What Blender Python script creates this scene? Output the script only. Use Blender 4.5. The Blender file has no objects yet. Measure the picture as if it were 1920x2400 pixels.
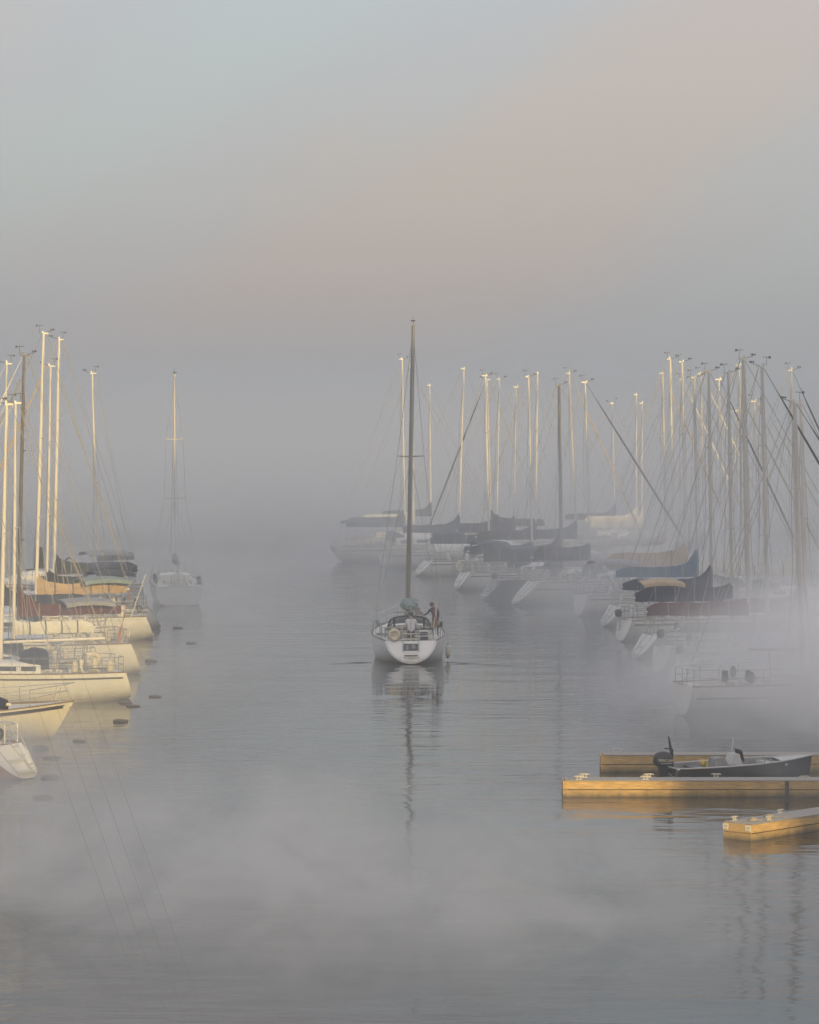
import bpy, bmesh, math, random
from mathutils import Vector, Matrix, Quaternion
random.seed(7)
SC = bpy.context.scene
COL = SC.collection
PI = math.pi
K = 1920.0 / 1725.0          # the photo was measured on a 1725 px wide view

# ------------------------------------------------------------------ camera
CAM_H, F, HORIZ = 12.0, 8000.0, 930.0
PITCH = math.atan((1200 - HORIZ) / F)
cam = bpy.data.cameras.new('camera')
camo = bpy.data.objects.new('camera', cam)
COL.objects.link(camo)
camo.location = (0, 0, CAM_H)
camo.rotation_euler = (PI / 2 - PITCH, 0, 0)
cam.sensor_fit = 'HORIZONTAL'
cam.sensor_width = 36
cam.lens = 36 * F / 1920
cam.clip_start = 0.5
cam.clip_end = 6000
SC.camera = camo

# ------------------------------------------------------------------ light
SUN_AZ, SUN_EL = math.radians(16.7), math.radians(8.0)
SUN_DIR = Vector((-math.sin(SUN_AZ) * math.cos(SUN_EL), math.cos(SUN_AZ) * math.cos(SUN_EL), -math.sin(SUN_EL)))
sun = bpy.data.lights.new('sun', 'SUN')
sun.energy = 5.0
sun.angle = math.radians(0.5)
sun.color = (1.0, 0.71, 0.25)
suno = bpy.data.objects.new('sun', sun)
COL.objects.link(suno)
suno.rotation_euler = SUN_DIR.to_track_quat('-Z', 'Y').to_euler()

W = bpy.data.worlds.new('World')
SC.world = W
W.use_nodes = True
nt = W.node_tree
nt.nodes.clear()
N = nt.nodes.new


def L(a, b):
    nt.links.new(a, b)


out = N('ShaderNodeOutputWorld')
sky = N('ShaderNodeTexSky')
sky.sky_type = 'NISHITA'
sky.sun_disc = False
sky.sun_elevation = SUN_EL
sky.sun_rotation = PI - SUN_AZ
bg1 = N('ShaderNodeBackground')
bg1.inputs['Strength'].default_value = 0.15
sky.dust_density = 2.0
L(sky.outputs[0], bg1.inputs['Color'])
# thin morning cloud over the whole sky: long diagonal bands, grey-lilac, blue-grey and peach
tc = N('ShaderNodeTexCoord')
dp = N('ShaderNodeVectorMath'); dp.operation = 'DOT_PRODUCT'
dp.inputs[1].default_value = (0.545, 0.0, -0.839)
L(tc.outputs['Generated'], dp.inputs[0])
mp = N('ShaderNodeMapping')
mp.inputs['Rotation'].default_value = (0, math.radians(33), 0)
L(tc.outputs['Generated'], mp.inputs['Vector'])
mp2 = N('ShaderNodeMapping')
mp2.inputs['Scale'].default_value = (6.0, 3.0, 16.0)
mp2.inputs['Location'].default_value = (4.1, 0.4, 7.9)
L(mp.outputs[0], mp2.inputs['Vector'])
wn = N('ShaderNodeTexNoise')
wn.inputs['Scale'].default_value = 1.6
wn.inputs['Detail'].default_value = 3.5
wn.inputs['Roughness'].default_value = 0.5
L(mp2.outputs[0], wn.inputs['Vector'])
ad = N('ShaderNodeMath'); ad.operation = 'MULTIPLY_ADD'
ad.inputs[1].default_value = 38.0
ad.inputs[2].default_value = 38.0 * 0.033 + PI / 2 - 1.3
L(dp.outputs['Value'], ad.inputs[0])
ad2 = N('ShaderNodeMath'); ad2.operation = 'MULTIPLY_ADD'
ad2.inputs[1].default_value = 2.6
L(wn.outputs['Fac'], ad2.inputs[0]); L(ad.outputs[0], ad2.inputs[2])
sn = N('ShaderNodeMath'); sn.operation = 'SINE'
L(ad2.outputs[0], sn.inputs[0])
mr = N('ShaderNodeMapRange')
mr.inputs['From Min'].default_value = -1.0
mr.inputs['From Max'].default_value = 1.0
L(sn.outputs[0], mr.inputs['Value'])
cr = N('ShaderNodeValToRGB')
cr.color_ramp.interpolation = 'EASE'
e = cr.color_ramp.elements
e[0].position = 0.0; e[0].color = (0.478, 0.515, 0.55, 1)
e[1].position = 1.0; e[1].color = (0.560, 0.462, 0.448, 1)
m_ = e.new(0.45); m_.color = (0.490, 0.478, 0.525, 1)
L(mr.outputs[0], cr.inputs['Fac'])
bg2 = N('ShaderNodeBackground')
# the veil is brighter towards the zenith, as under any overcast
sz = N('ShaderNodeSeparateXYZ'); L(tc.outputs['Generated'], sz.inputs[0])
zc = N('ShaderNodeMath'); zc.operation = 'MAXIMUM'; zc.inputs[1].default_value = 0.0
L(sz.outputs['Z'], zc.inputs[0])
zg = N('ShaderNodeMath'); zg.operation = 'MULTIPLY_ADD'; zg.inputs[1].default_value = 1.45; zg.inputs[2].default_value = 0.80
zp = N('ShaderNodeMath'); zp.operation = 'POWER'; zp.inputs[1].default_value = 0.6
L(zc.outputs[0], zp.inputs[0]); L(zp.outputs[0], zg.inputs[0]); L(zg.outputs[0], bg2.inputs['Strength'])
L(cr.outputs[0], bg2.inputs['Color'])
mx = N('ShaderNodeMixShader')
mx.inputs['Fac'].default_value = 0.74
L(bg1.outputs[0], mx.inputs[1]); L(bg2.outputs[0], mx.inputs[2]); L(mx.outputs[0], out.inputs['Surface'])

vs = SC.view_settings
vs.view_transform = 'Standard'
vs.look = 'None'
vs.exposure = -0.10
vs.gamma = 1.0
vs.use_curve_mapping = False
cy = SC.cycles
cy.use_denoising = True
cy.max_bounces = 10
cy.diffuse_bounces = 2
cy.glossy_bounces = 3
cy.transmission_bounces = 4
cy.transparent_max_bounces = 8
cy.volume_bounces = 6
cy.volume_step_rate = 1.0
cy.volume_max_steps = 96
cy.caustics_reflective = False
cy.caustics_refractive = False
cy.sample_clamp_indirect = 4.0


# ------------------------------------------------------------------ pixels to places
def ray(px, py):
    """direction through a pixel of the 1725 wide view"""
    x, y = px * K, py * K
    dx, dv = (x - 960) / F, (1200 - y) / F
    return Vector((dx, math.cos(PITCH) + dv * math.sin(PITCH), -math.sin(PITCH) + dv * math.cos(PITCH)))


def ground(px, py, z=0.0):
    r = ray(px, py)
    t = (z - CAM_H) / r.z
    return Vector((0, 0, CAM_H)) + r * t


def at_depth(px, py, Y):
    r = ray(px, py)
    return Vector((0, 0, CAM_H)) + r * (Y / r.y)


# ------------------------------------------------------------------ materials
MATS = {}


def mat(name, col, rough=0.5, metal=0.0, var=0.08, scale=3.0, bump=0.0, bscale=20.0, streak=None, spec=0.5, stain=None):
    if name in MATS:
        return MATS[name]
    m = bpy.data.materials.new(name)
    m.use_nodes = True
    t = m.node_tree
    b = t.nodes['Principled BSDF']
    b.inputs['Roughness'].default_value = rough
    b.inputs['Metallic'].default_value = metal
    b.inputs['Specular IOR Level'].default_value = spec
    c = t.nodes.new('ShaderNodeTexCoord')
    n = t.nodes.new('ShaderNodeTexNoise')
    n.inputs['Scale'].default_value = scale
    n.inputs['Detail'].default_value = 4
    src = c.outputs['Object']
    if streak:
        mpn = t.nodes.new('ShaderNodeMapping')
        mpn.inputs['Scale'].default_value = streak
        t.links.new(src, mpn.inputs['Vector'])
        src = mpn.outputs[0]
    t.links.new(src, n.inputs['Vector'])
    r = t.nodes.new('ShaderNodeValToRGB')
    r.color_ramp.elements[0].position = 0.25
    r.color_ramp.elements[1].position = 0.75
    r.color_ramp.elements[0].color = [max(0, x * (1 - var * 1.6)) for x in col] + [1]
    r.color_ramp.elements[1].color = [min(1, x * (1 + var)) for x in col] + [1]
    t.links.new(n.outputs['Fac'], r.inputs['Fac'])
    colour = r.outputs[0]
    if stain:
        # scum and weed creeping up from the waterline, ragged along its edge
        z0, z1, sc_, amt = stain
        sx = t.nodes.new('ShaderNodeSeparateXYZ')
        t.links.new(c.outputs['Object'], sx.inputs[0])
        n5 = t.nodes.new('ShaderNodeTexNoise')
        n5.inputs['Scale'].default_value = 1.0
        n5.inputs['Detail'].default_value = 5
        mp5 = t.nodes.new('ShaderNodeMapping')
        mp5.inputs['Scale'].default_value = (3.5, 3.5, 0.5)
        t.links.new(c.outputs['Object'], mp5.inputs['Vector'])
        t.links.new(mp5.outputs[0], n5.inputs['Vector'])
        ma = t.nodes.new('ShaderNodeMath'); ma.operation = 'MULTIPLY_ADD'
        ma.inputs[1].default_value = -(z1 - z0) * 1.4
        t.links.new(n5.outputs['Fac'], ma.inputs[0]); t.links.new(sx.outputs['Z'], ma.inputs[2])
        rg = t.nodes.new('ShaderNodeMapRange')
        rg.inputs['From Min'].default_value = z0 - (z1 - z0) * 0.7
        rg.inputs['From Max'].default_value = z1 - (z1 - z0) * 0.7
        rg.inputs['To Min'].default_value = amt
        rg.inputs['To Max'].default_value = 0.0
        t.links.new(ma.outputs[0], rg.inputs['Value'])
        mxn = t.nodes.new('ShaderNodeMixRGB')
        mxn.inputs['Color2'].default_value = sc_ + (1,)
        t.links.new(rg.outputs[0], mxn.inputs['Fac'])
        t.links.new(colour, mxn.inputs['Color1'])
        colour = mxn.outputs[0]
    t.links.new(colour, b.inputs['Base Color'])
    if bump:
        n2 = t.nodes.new('ShaderNodeTexNoise')
        n2.inputs['Scale'].default_value = bscale
        n2.inputs['Detail'].default_value = 3
        t.links.new(src, n2.inputs['Vector'])
        bu = t.nodes.new('ShaderNodeBump')
        bu.inputs['Strength'].default_value = bump
        bu.inputs['Distance'].default_value = 0.05
        t.links.new(n2.outputs['Fac'], bu.inputs['Height'])
        t.links.new(bu.outputs[0], b.inputs['Normal'])
    MATS[name] = m
    return m


M_WHITE = mat('gelcoat_white', (0.74, 0.74, 0.71), 0.28, var=0.05, scale=1.2, stain=(0.05, 0.42, (0.30, 0.25, 0.15), 0.55))
M_HERO = mat('gelcoat_bright_white', (0.87, 0.88, 0.88), 0.25, var=0.03, scale=1.2, stain=(0.05, 0.42, (0.30, 0.25, 0.15), 0.55))
M_CREAM = mat('gelcoat_cream', (0.71, 0.69, 0.61), 0.3, var=0.06, scale=1.2, stain=(0.05, 0.42, (0.30, 0.25, 0.15), 0.55))
M_GREYHULL = mat('gelcoat_grey', (0.48, 0.49, 0.49), 0.3, var=0.05, scale=1.2, stain=(0.05, 0.42, (0.30, 0.25, 0.15), 0.55))
M_NAVYHULL = mat('gelcoat_navy', (0.045, 0.06, 0.09), 0.22, var=0.08, scale=1.2, stain=(0.05, 0.42, (0.30, 0.25, 0.15), 0.55))
M_REDHULL = mat('gelcoat_red', (0.34, 0.08, 0.05), 0.3, var=0.08, scale=1.2, stain=(0.05, 0.42, (0.30, 0.25, 0.15), 0.55))
M_BLACKHULL = mat('black_aluminium_paint', (0.03, 0.033, 0.036), 0.35, var=0.15, scale=1.5)
M_DECK = mat('deck_nonskid', (0.60, 0.60, 0.57), 0.6, var=0.07, scale=5, bump=0.2, bscale=60)
M_TEAK = mat('weathered_teak', (0.22, 0.15, 0.09), 0.6, var=0.25, scale=3, streak=(1, 14, 14))
M_STRIPE = mat('stripe_dark', (0.05, 0.045, 0.05), 0.35)
M_BLUESTRIPE = mat('stripe_blue', (0.05, 0.09, 0.18), 0.35)
M_BOOT = mat('bottom_paint', (0.09, 0.07, 0.07), 0.6, var=0.3)
M_WINDOW = mat('smoked_acrylic', (0.02, 0.022, 0.025), 0.08, var=0.05)
M_ALU = mat('mast_aluminium', (0.60, 0.58, 0.54), 0.42, var=0.08, scale=2, streak=(8, 8, 0.4))
M_ALUWHITE = mat('mast_white_paint', (0.74, 0.72, 0.66), 0.35, var=0.06, scale=2, streak=(8, 8, 0.4))
M_ALUDARK = mat('mast_dark_anodised', (0.15, 0.135, 0.12), 0.4, var=0.15, scale=2, streak=(8, 8, 0.4))
M_ALUGREY = mat('mast_grey_anodised', (0.22, 0.22, 0.21), 0.38, var=0.12, scale=2, streak=(8, 8, 0.4))
M_STEEL = mat('stainless_steel', (0.55, 0.56, 0.56), 0.25, metal=0.7)
M_WIRE = mat('rigging_wire', (0.42, 0.41, 0.38), 0.45, metal=0.3)
M_CANVAS = {
    'navy': mat('canvas_navy', (0.022, 0.032, 0.065), 0.85, var=0.25, scale=4, bump=0.4, bscale=6),
    'blue': mat('canvas_blue', (0.035, 0.11, 0.22), 0.85, var=0.2, scale=4, bump=0.4, bscale=6),
    'black': mat('canvas_black', (0.022, 0.022, 0.026), 0.85, var=0.25, scale=4, bump=0.4, bscale=6),
    'tan': mat('canvas_tan', (0.45, 0.33, 0.20), 0.85, var=0.12, scale=4, bump=0.4, bscale=6),
    'maroon': mat('canvas_maroon', (0.10, 0.028, 0.030), 0.85, var=0.2, scale=4, bump=0.4, bscale=6),
    'grey': mat('canvas_grey', (0.25, 0.26, 0.27), 0.85, var=0.15, scale=4, bump=0.4, bscale=6),
    'white': mat('sailcloth', (0.68, 0.67, 0.60), 0.7, var=0.08, scale=4, bump=0.5, bscale=7),
    'green': mat('canvas_sage', (0.20, 0.26, 0.25), 0.85, var=0.15, scale=4, bump=0.4, bscale=6),
}
M_RUBBER = mat('black_rubber', (0.02, 0.02, 0.022), 0.5)
M_ROPE = mat('rope', (0.35, 0.31, 0.25), 0.9)
M_FENDER = mat('fender_vinyl', (0.62, 0.58, 0.48), 0.45, var=0.12, scale=6)
M_BUOY = mat('lifebuoy_vinyl', (0.74, 0.68, 0.50), 0.5, var=0.08)
M_ORANGE = mat('orange_plastic', (0.55, 0.15, 0.04), 0.5)
M_WOOD = mat('dock_timber', (0.58, 0.39, 0.16), 0.75, var=0.30, scale=2.2, streak=(1.2, 14, 14), bump=0.25, bscale=9, stain=(0.0, 0.22, (0.07, 0.065, 0.035), 0.85))
M_PLANK = mat('dock_plank_grey', (0.34, 0.32, 0.29), 0.8, var=0.22, scale=3, streak=(12, 1.2, 12), bump=0.25, bscale=9)
M_GALV = mat('galvanised_cleat', (0.52, 0.50, 0.45), 0.45, metal=0.2)
M_SIGN = mat('sign_white', (0.75, 0.73, 0.66), 0.5, var=0.04)
M_INK = mat('sign_ink', (0.09, 0.08, 0.075), 0.6)
M_GOLD = mat('gold_leaf_lettering', (0.34, 0.24, 0.10), 0.5)
M_GREYINK = mat('grey_lettering', (0.28, 0.31, 0.29), 0.5)
M_FLOAT = mat('dark_float', (0.055, 0.042, 0.038), 0.7, var=0.3, scale=8)
M_SKIN = mat('skin', (0.45, 0.28, 0.20), 0.55)
M_SHIRT = mat('white_cotton', (0.74, 0.74, 0.80), 0.9, var=0.06, bump=0.4, bscale=12)
M_PANTS = mat('brown_trousers', (0.085, 0.07, 0.065), 0.9, var=0.15)
M_JACKET = mat('black_jacket', (0.035, 0.035, 0.04), 0.85, var=0.2)
M_HAIR = mat('dark_hair', (0.05, 0.04, 0.032), 0.7, var=0.2, scale=30)
M_FLAGRED = mat('flag_red', (0.32, 0.045, 0.04), 0.8, var=0.1)
M_FLAGWHITE = mat('flag_white', (0.6, 0.58, 0.54), 0.8, var=0.1)
M_BRICK = mat('brown_brick', (0.24, 0.15, 0.11), 0.85, var=0.2, scale=4)
M_SOIL = mat('shore_gravel', (0.20, 0.19, 0.17), 0.9, var=0.3, scale=0.6)
M_OLIVE = mat('olive_cover', (0.24, 0.20, 0.09), 0.8, var=0.15)
M_VINYL = mat('clear_vinyl_window', (0.30, 0.32, 0.34), 0.12, var=0.1)


# ------------------------------------------------------------------ mesh building
class MB:
    def __init__(s):
        s.v, s.f, s.mi = [], [], []
        s.cur = 0

    def quad(s, *pts):
        i = len(s.v)
        s.v += [tuple(p) for p in pts]
        s.f.append(tuple(range(i, i + len(pts))))
        s.mi.append(s.cur)
        return s

    def box(s, c, d, m=None):
        c = Vector(c)
        i = len(s.v)
        for sx in (-1, 1):
            for sy in (-1, 1):
                for sz in (-1, 1):
                    p = Vector((sx * d[0] / 2, sy * d[1] / 2, sz * d[2] / 2))
                    if m is not None:
                        p = m @ p
                    s.v.append(tuple(p + c))
        for q in ((0, 1, 3, 2), (4, 6, 7, 5), (0, 4, 5, 1), (2, 3, 7, 6), (0, 2, 6, 4), (1, 5, 7, 3)):
            s.f.append(tuple(i + k for k in q))
            s.mi.append(s.cur)
        return s

    def rings(s, rs, closed=True, cap=True):
        n = len(rs[0])
        base = len(s.v)
        for r in rs:
            s.v += [tuple(p) for p in r]
        for a in range(len(rs) - 1):
            for k in range(n if closed else n - 1):
                k2 = (k + 1) % n
                s.f.append((base + a * n + k, base + a * n + k2, base + (a + 1) * n + k2, base + (a + 1) * n + k))
                s.mi.append(s.cur)
        if cap and closed:
            s.f.append(tuple(base + k for k in reversed(range(n))))
            s.f.append(tuple(base + (len(rs) - 1) * n + k for k in range(n)))
            s.mi += [s.cur, s.cur]
        return s

    def tube(s, pts, r, n=6, flat=1.0):
        """pts: points; r: a radius or one per point; flat squashes across the binormal"""
        pts = [Vector(p) for p in pts]
        if not isinstance(r, (list, tuple)):
            r = [r] * len(pts)
        rs = []
        ref = None
        for i, p in enumerate(pts):
            d = (pts[min(i + 1, len(pts) - 1)] - pts[max(i - 1, 0)])
            if d.length < 1e-9:
                d = Vector((0, 0, 1))
            d.normalize()
            if ref is None:
                ref = Vector((0, 0, 1)) if abs(d.z) < 0.9 else Vector((0, 1, 0))
            a = (ref - d * ref.dot(d))
            if a.length < 1e-6:
                a = d.orthogonal()
            a.normalize()
            ref = a
            b = d.cross(a)
            rs.append([p + a * math.cos(2 * PI * k / n) * r[i] + b * math.sin(2 * PI * k / n) * r[i] * flat for k in range(n)])
        return s.rings(rs)

    def lathe(s, prof, c=(0, 0, 0), axis='z', n=14):
        """prof: (radius, height)"""
        rs = []
        for r, h in prof:
            ring = []
            for k in range(n):
                a = 2 * PI * k / n
                p = {'z': (r * math.cos(a), r * math.sin(a), h), 'x': (h, r * math.cos(a), r * math.sin(a)), 'y': (r * math.sin(a), h, r * math.cos(a))}[axis]
                ring.append((p[0] + c[0], p[1] + c[1], p[2] + c[2]))
            rs.append(ring)
        return s.rings(rs)

    def torus(s, c, R, r, axis='x', n=20, m=8, arc=2 * PI, start=0.0):
        c = Vector(c)
        pts = []
        full = abs(arc - 2 * PI) < 1e-6
        rs = []
        for i in range(n + (0 if full else 1)):
            a = start + arc * i / n
            u = {'x': Vector((0, math.cos(a), math.sin(a))), 'y': Vector((math.cos(a), 0, math.sin(a))), 'z': Vector((math.cos(a), math.sin(a), 0))}[axis]
            w = {'x': Vector((1, 0, 0)), 'y': Vector((0, 1, 0)), 'z': Vector((0, 0, 1))}[axis]
            rs.append([c + u * (R + r * math.cos(2 * PI * k / m)) + w * r * math.sin(2 * PI * k / m) for k in range(m)])
        if full:
            rs.append(rs[0])
        return s.rings(rs, cap=not full)

    def ball(s, c, r, n=10, m=6):
        c = Vector(c)
        if not isinstance(r, (tuple, list)):
            r = (r, r, r)
        rs = []
        for j in range(m + 1):
            a = -PI / 2 + PI * j / m
            q = max(0.02, math.cos(a))
            rs.append([(c.x + r[0] * q * math.cos(2 * PI * k / n), c.y + r[1] * q * math.sin(2 * PI * k / n), c.z + r[2] * math.sin(a)) for k in range(n)])
        return s.rings(rs)

    def mesh(s, name, mats, smooth=False, angle=40):
        me = bpy.data.meshes.new(name)
        me.from_pydata(s.v, [], s.f)
        if not isinstance(mats, (list, tuple)):
            mats = [mats]
        for m in mats:
            me.materials.append(m)
        if len(mats) > 1:
            me.polygons.foreach_set('material_index', s.mi)
        bm = bmesh.new()
        bm.from_mesh(me)
        bmesh.ops.remove_doubles(bm, verts=bm.verts, dist=1e-5)
        bmesh.ops.recalc_face_normals(bm, faces=bm.faces)
        bm.to_mesh(me)
        bm.free()
        if smooth:
            me.polygons.foreach_set('use_smooth', [True] * len(me.polygons))
            try:
                me.set_sharp_from_angle(angle=math.radians(angle))
            except Exception:
                pass
        me.update()
        return me

    def build(s, name, mats, parent=None, smooth=True, label=None):
        me = s.mesh(name, mats, smooth)
        return link(name, me, parent, label)


def link(name, data, parent=None, label=None):
    o = bpy.data.objects.new(name, data)
    COL.objects.link(o)
    if parent is not None:
        o.parent = parent
    if label:
        o['label'] = label
    return o


def thing(name, label, cat, loc=(0, 0, 0), rz=0.0, group=None):
    o = bpy.data.objects.new(name, None)
    COL.objects.link(o)
    o.location = loc
    o.rotation_euler = (0, 0, rz)
    o.empty_display_size = 0.3
    tag(o, label, cat, group)
    return o


def tag(o, label=None, cat=None, group=None, kind=None):
    if label: o['label'] = label
    if cat: o['category'] = cat
    if group: o['group'] = group
    if kind: o['kind'] = kind
    return o


def lettering(body, size, m, parent, mtx, name='lettering', extrude=0.004):
    cu = bpy.data.curves.new(name, 'FONT')
    cu.body = body
    cu.size = size
    cu.align_x = 'CENTER'
    cu.align_y = 'CENTER'
    cu.extrude = extrude
    cu.resolution_u = 3
    tmp = bpy.data.objects.new('tmp', cu)
    COL.objects.link(tmp)
    dg = bpy.context.evaluated_depsgraph_get()
    me = bpy.data.meshes.new_from_object(tmp.evaluated_get(dg))
    bpy.data.objects.remove(tmp)
    bpy.data.curves.remove(cu)
    me.transform(mtx)
    me.materials.clear()
    me.materials.append(m)
    return link(name, me, parent)


def lerp(a, b, t):
    return a + (b - a) * t


def clamp(x, a=0.0, b=1.0):
    return max(a, min(b, x))


# ------------------------------------------------------------------ setting: water, shore, haze
def make_water():
    mb = MB()
    x0, x1, y0, y1 = -395, 395, -8, 2450
    mb.quad((x0, y0, 0), (x1, y0, 0), (x1, y1, 0), (x0, y1, 0))
    m = bpy.data.materials.new('harbour_water')
    m.use_nodes = True
    t = m.node_tree
    b = t.nodes['Principled BSDF']
    b.inputs['Base Color'].default_value = (0.018, 0.024, 0.026, 1)
    b.inputs['Roughness'].default_value = 0.06
    b.inputs['IOR'].default_value = 1.333
    c = t.nodes.new('ShaderNodeTexCoord')
    hs = []
    for sc, st, det in (((0.55, 1.5, 1), 0.9, 2.0), ((0.12, 0.30, 1), 1.0, 1.0)):
        mpn = t.nodes.new('ShaderNodeMapping')
        mpn.inputs['Scale'].default_value = sc
        mpn.inputs['Rotation'].default_value = (0, 0, math.radians(6))
        t.links.new(c.outputs['Object'], mpn.inputs['Vector'])
        n = t.nodes.new('ShaderNodeTexNoise')
        n.inputs['Scale'].default_value = st
        n.inputs['Detail'].default_value = det
        n.inputs['Roughness'].default_value = 0.5
        t.links.new(mpn.outputs[0], n.inputs['Vector'])
        hs.append(n)
    # patches of calm and of breeze
    n3 = t.nodes.new('ShaderNodeTexNoise')
    n3.inputs['Scale'].default_value = 0.06
    n3.inputs['Detail'].default_value = 2
    t.links.new(c.outputs['Object'], n3.inputs['Vector'])
    r3 = t.nodes.new('ShaderNodeMapRange')
    r3.inputs['From Min'].default_value = 0.35
    r3.inputs['From Max'].default_value = 0.65
    r3.inputs['To Min'].default_value = 0.2
    r3.inputs['To Max'].default_value = 1.0
    t.links.new(n3.outputs['Fac'], r3.inputs['Value'])
    b1 = t.nodes.new('ShaderNodeBump')
    b1.inputs['Distance'].default_value = 0.05
    t.links.new(r3.outputs[0], b1.inputs['Strength'])
    t.links.new(hs[0].outputs['Fac'], b1.inputs['Height'])
    b2 = t.nodes.new('ShaderNodeBump')
    b2.inputs['Strength'].default_value = 0.6
    b2.inputs['Distance'].default_value = 0.10
    t.links.new(hs[1].outputs['Fac'], b2.inputs['Height'])
    t.links.new(b1.outputs[0], b2.inputs['Normal'])
    t.links.new(b2.outputs[0], b.inputs['Normal'])
    o = mb.build('water', m, None, smooth=False)
    tag(o, kind='structure')
    return m


M_WATER = make_water()

HAZE_TOP = 25.0
HAZE_D = 0.0018
HAZE_COL = (0.935, 0.97, 1.0, 1)


def haze_material(name, dens, col=HAZE_COL):
    m = bpy.data.materials.new(name)
    m.use_nodes = True
    t = m.node_tree
    t.nodes.clear()
    o = t.nodes.new('ShaderNodeOutputMaterial')
    v = t.nodes.new('ShaderNodeVolumePrincipled')
    v.inputs['Color'].default_value = col
    v.inputs['Anisotropy'].default_value = 0.82
    v.inputs['Density'].default_value = dens
    t.links.new(v.outputs[0], o.inputs['Volume'])
    return m, t, v


def make_haze():
    mb = MB()
    mb.box((0, (-12 + 2500) / 2, (HAZE_TOP - 1) / 2), (800, 2512, HAZE_TOP + 1))
    m, t, v = haze_material('morning_haze', HAZE_D)
    o = mb.build('haze', m, None, smooth=False)
    tag(o, kind='stuff')


make_haze()


def mist_bank(c, r, dens, seed, thr=0.42, nscale=0.22, rz=0.0, g=0.6, col=(0.95, 0.972, 1.0, 1)):
    """a low bank of mist lying on the water: half an ellipsoid whose density fades to nothing at its skin"""
    mb = MB()
    rs = []
    n, mm = 24, 7
    for j in range(mm + 1):
        a = PI / 2 * j / mm
        q = max(0.01, math.cos(a))
        rs.append([(q * math.cos(2 * PI * k / n), q * math.sin(2 * PI * k / n), math.sin(a)) for k in range(n)])
    mb.rings(rs)
    m, t, v = haze_material('mist_bank', dens, col)
    v.inputs['Anisotropy'].default_value = g
    c_ = t.nodes.new('ShaderNodeTexCoord')
    ln = t.nodes.new('ShaderNodeVectorMath'); ln.operation = 'LENGTH'
    t.links.new(c_.outputs['Object'], ln.inputs[0])
    fo = t.nodes.new('ShaderNodeMapRange')
    fo.interpolation_type = 'SMOOTHSTEP'
    fo.inputs['From Min'].default_value = 1.0
    fo.inputs['From Max'].default_value = 0.15
    t.links.new(ln.outputs['Value'], fo.inputs['Value'])
    mpn = t.nodes.new('ShaderNodeMapping')
    mpn.inputs['Location'].default_value = (seed * 3.7, seed * 1.3, seed * 2.1)
    mpn.inputs['Scale'].default_value = (r[0] * nscale, r[1] * nscale * 0.6, r[2] * nscale * 1.6)
    t.links.new(c_.outputs['Object'], mpn.inputs['Vector'])
    nz = t.nodes.new('ShaderNodeTexNoise')
    nz.inputs['Scale'].default_value = 1.0
    nz.inputs['Detail'].default_value = 4.0
    nz.inputs['Roughness'].default_value = 0.6
    nz.inputs['Distortion'].default_value = 0.8
    t.links.new(mpn.outputs[0], nz.inputs['Vector'])
    nr = t.nodes.new('ShaderNodeMapRange')
    nr.inputs['From Min'].default_value = thr
    nr.inputs['From Max'].default_value = thr + 0.30
    t.links.new(nz.outputs['Fac'], nr.inputs['Value'])
    mu = t.nodes.new('ShaderNodeMath'); mu.operation = 'MULTIPLY'
    t.links.new(fo.outputs[0], mu.inputs[0]); t.links.new(nr.outputs[0], mu.inputs[1])
    m2 = t.nodes.new('ShaderNodeMath'); m2.operation = 'MULTIPLY'
    m2.inputs[1].default_value = dens
    t.links.new(mu.outputs[0], m2.inputs[0])
    t.links.new(m2.outputs[0], v.inputs['Density'])
    o = mb.build('haze', m, None)
    o.location = (c[0], c[1], -0.3)
    o.scale = r
    o.rotation_euler = (0, 0, rz)
    tag(o, kind='stuff')
    return o


# banks of steam fog: (centre, radii, density)
mist_bank((22.5, 127, 0), (17.0, 20, 8.6), 0.72, 1, thr=0.31, nscale=0.22, g=0.1, col=(0.998, 0.998, 1.0, 1))       # over the sterns of the boats moored to starboard
mist_bank((-6.5, 84, 0), (17, 22, 3.3), 0.40, 2, thr=0.42, nscale=0.30)          # on the open water near the camera
mist_bank((2.0, 78, 0), (9.5, 15, 2.9), 0.34, 14, thr=0.40, nscale=0.30)
mist_bank((13, 134, 0), (8, 20, 4.0), 0.22, 3, thr=0.36)
mist_bank((-9, 138, 0), (6, 18, 2.6), 0.08, 4, thr=0.40)
mist_bank((-15, 106, 0), (8.5, 14, 2.8), 0.50, 5, thr=0.36, nscale=0.3)
mist_bank((-10, 320, 0), (80, 55, 17), 0.07, 6, thr=0.20, nscale=0.07)   # far wall of fog
mist_bank((-3, 226, 0), (11, 30, 13), 0.07, 7, thr=0.36, nscale=0.16)
mist_bank((-14, 134, 0), (9, 30, 6), 0.065, 15, thr=0.36, nscale=0.26)
mist_bank((-13, 182, 0), (9, 12, 13), 0.13, 8, thr=0.36, nscale=0.18)
mist_bank((13, 186, 0), (16, 28, 14), 0.09, 9, thr=0.32, nscale=0.14)
mist_bank((11.5, 103.5, 0), (3.6, 5.5, 1.9), 0.22, 10, thr=0.42, nscale=0.45)   # wisps round the docks
mist_bank((-7.5, 152, 0), (4.8, 12, 6), 0.10, 12, thr=0.40, nscale=0.3)
mist_bank((8.5, 164, 0), (5, 14, 5), 0.10, 13, thr=0.42, nscale=0.3)
mist_bank((7, 114, 0), (8, 9, 2.4), 0.14, 11, thr=0.46, nscale=0.22)


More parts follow.
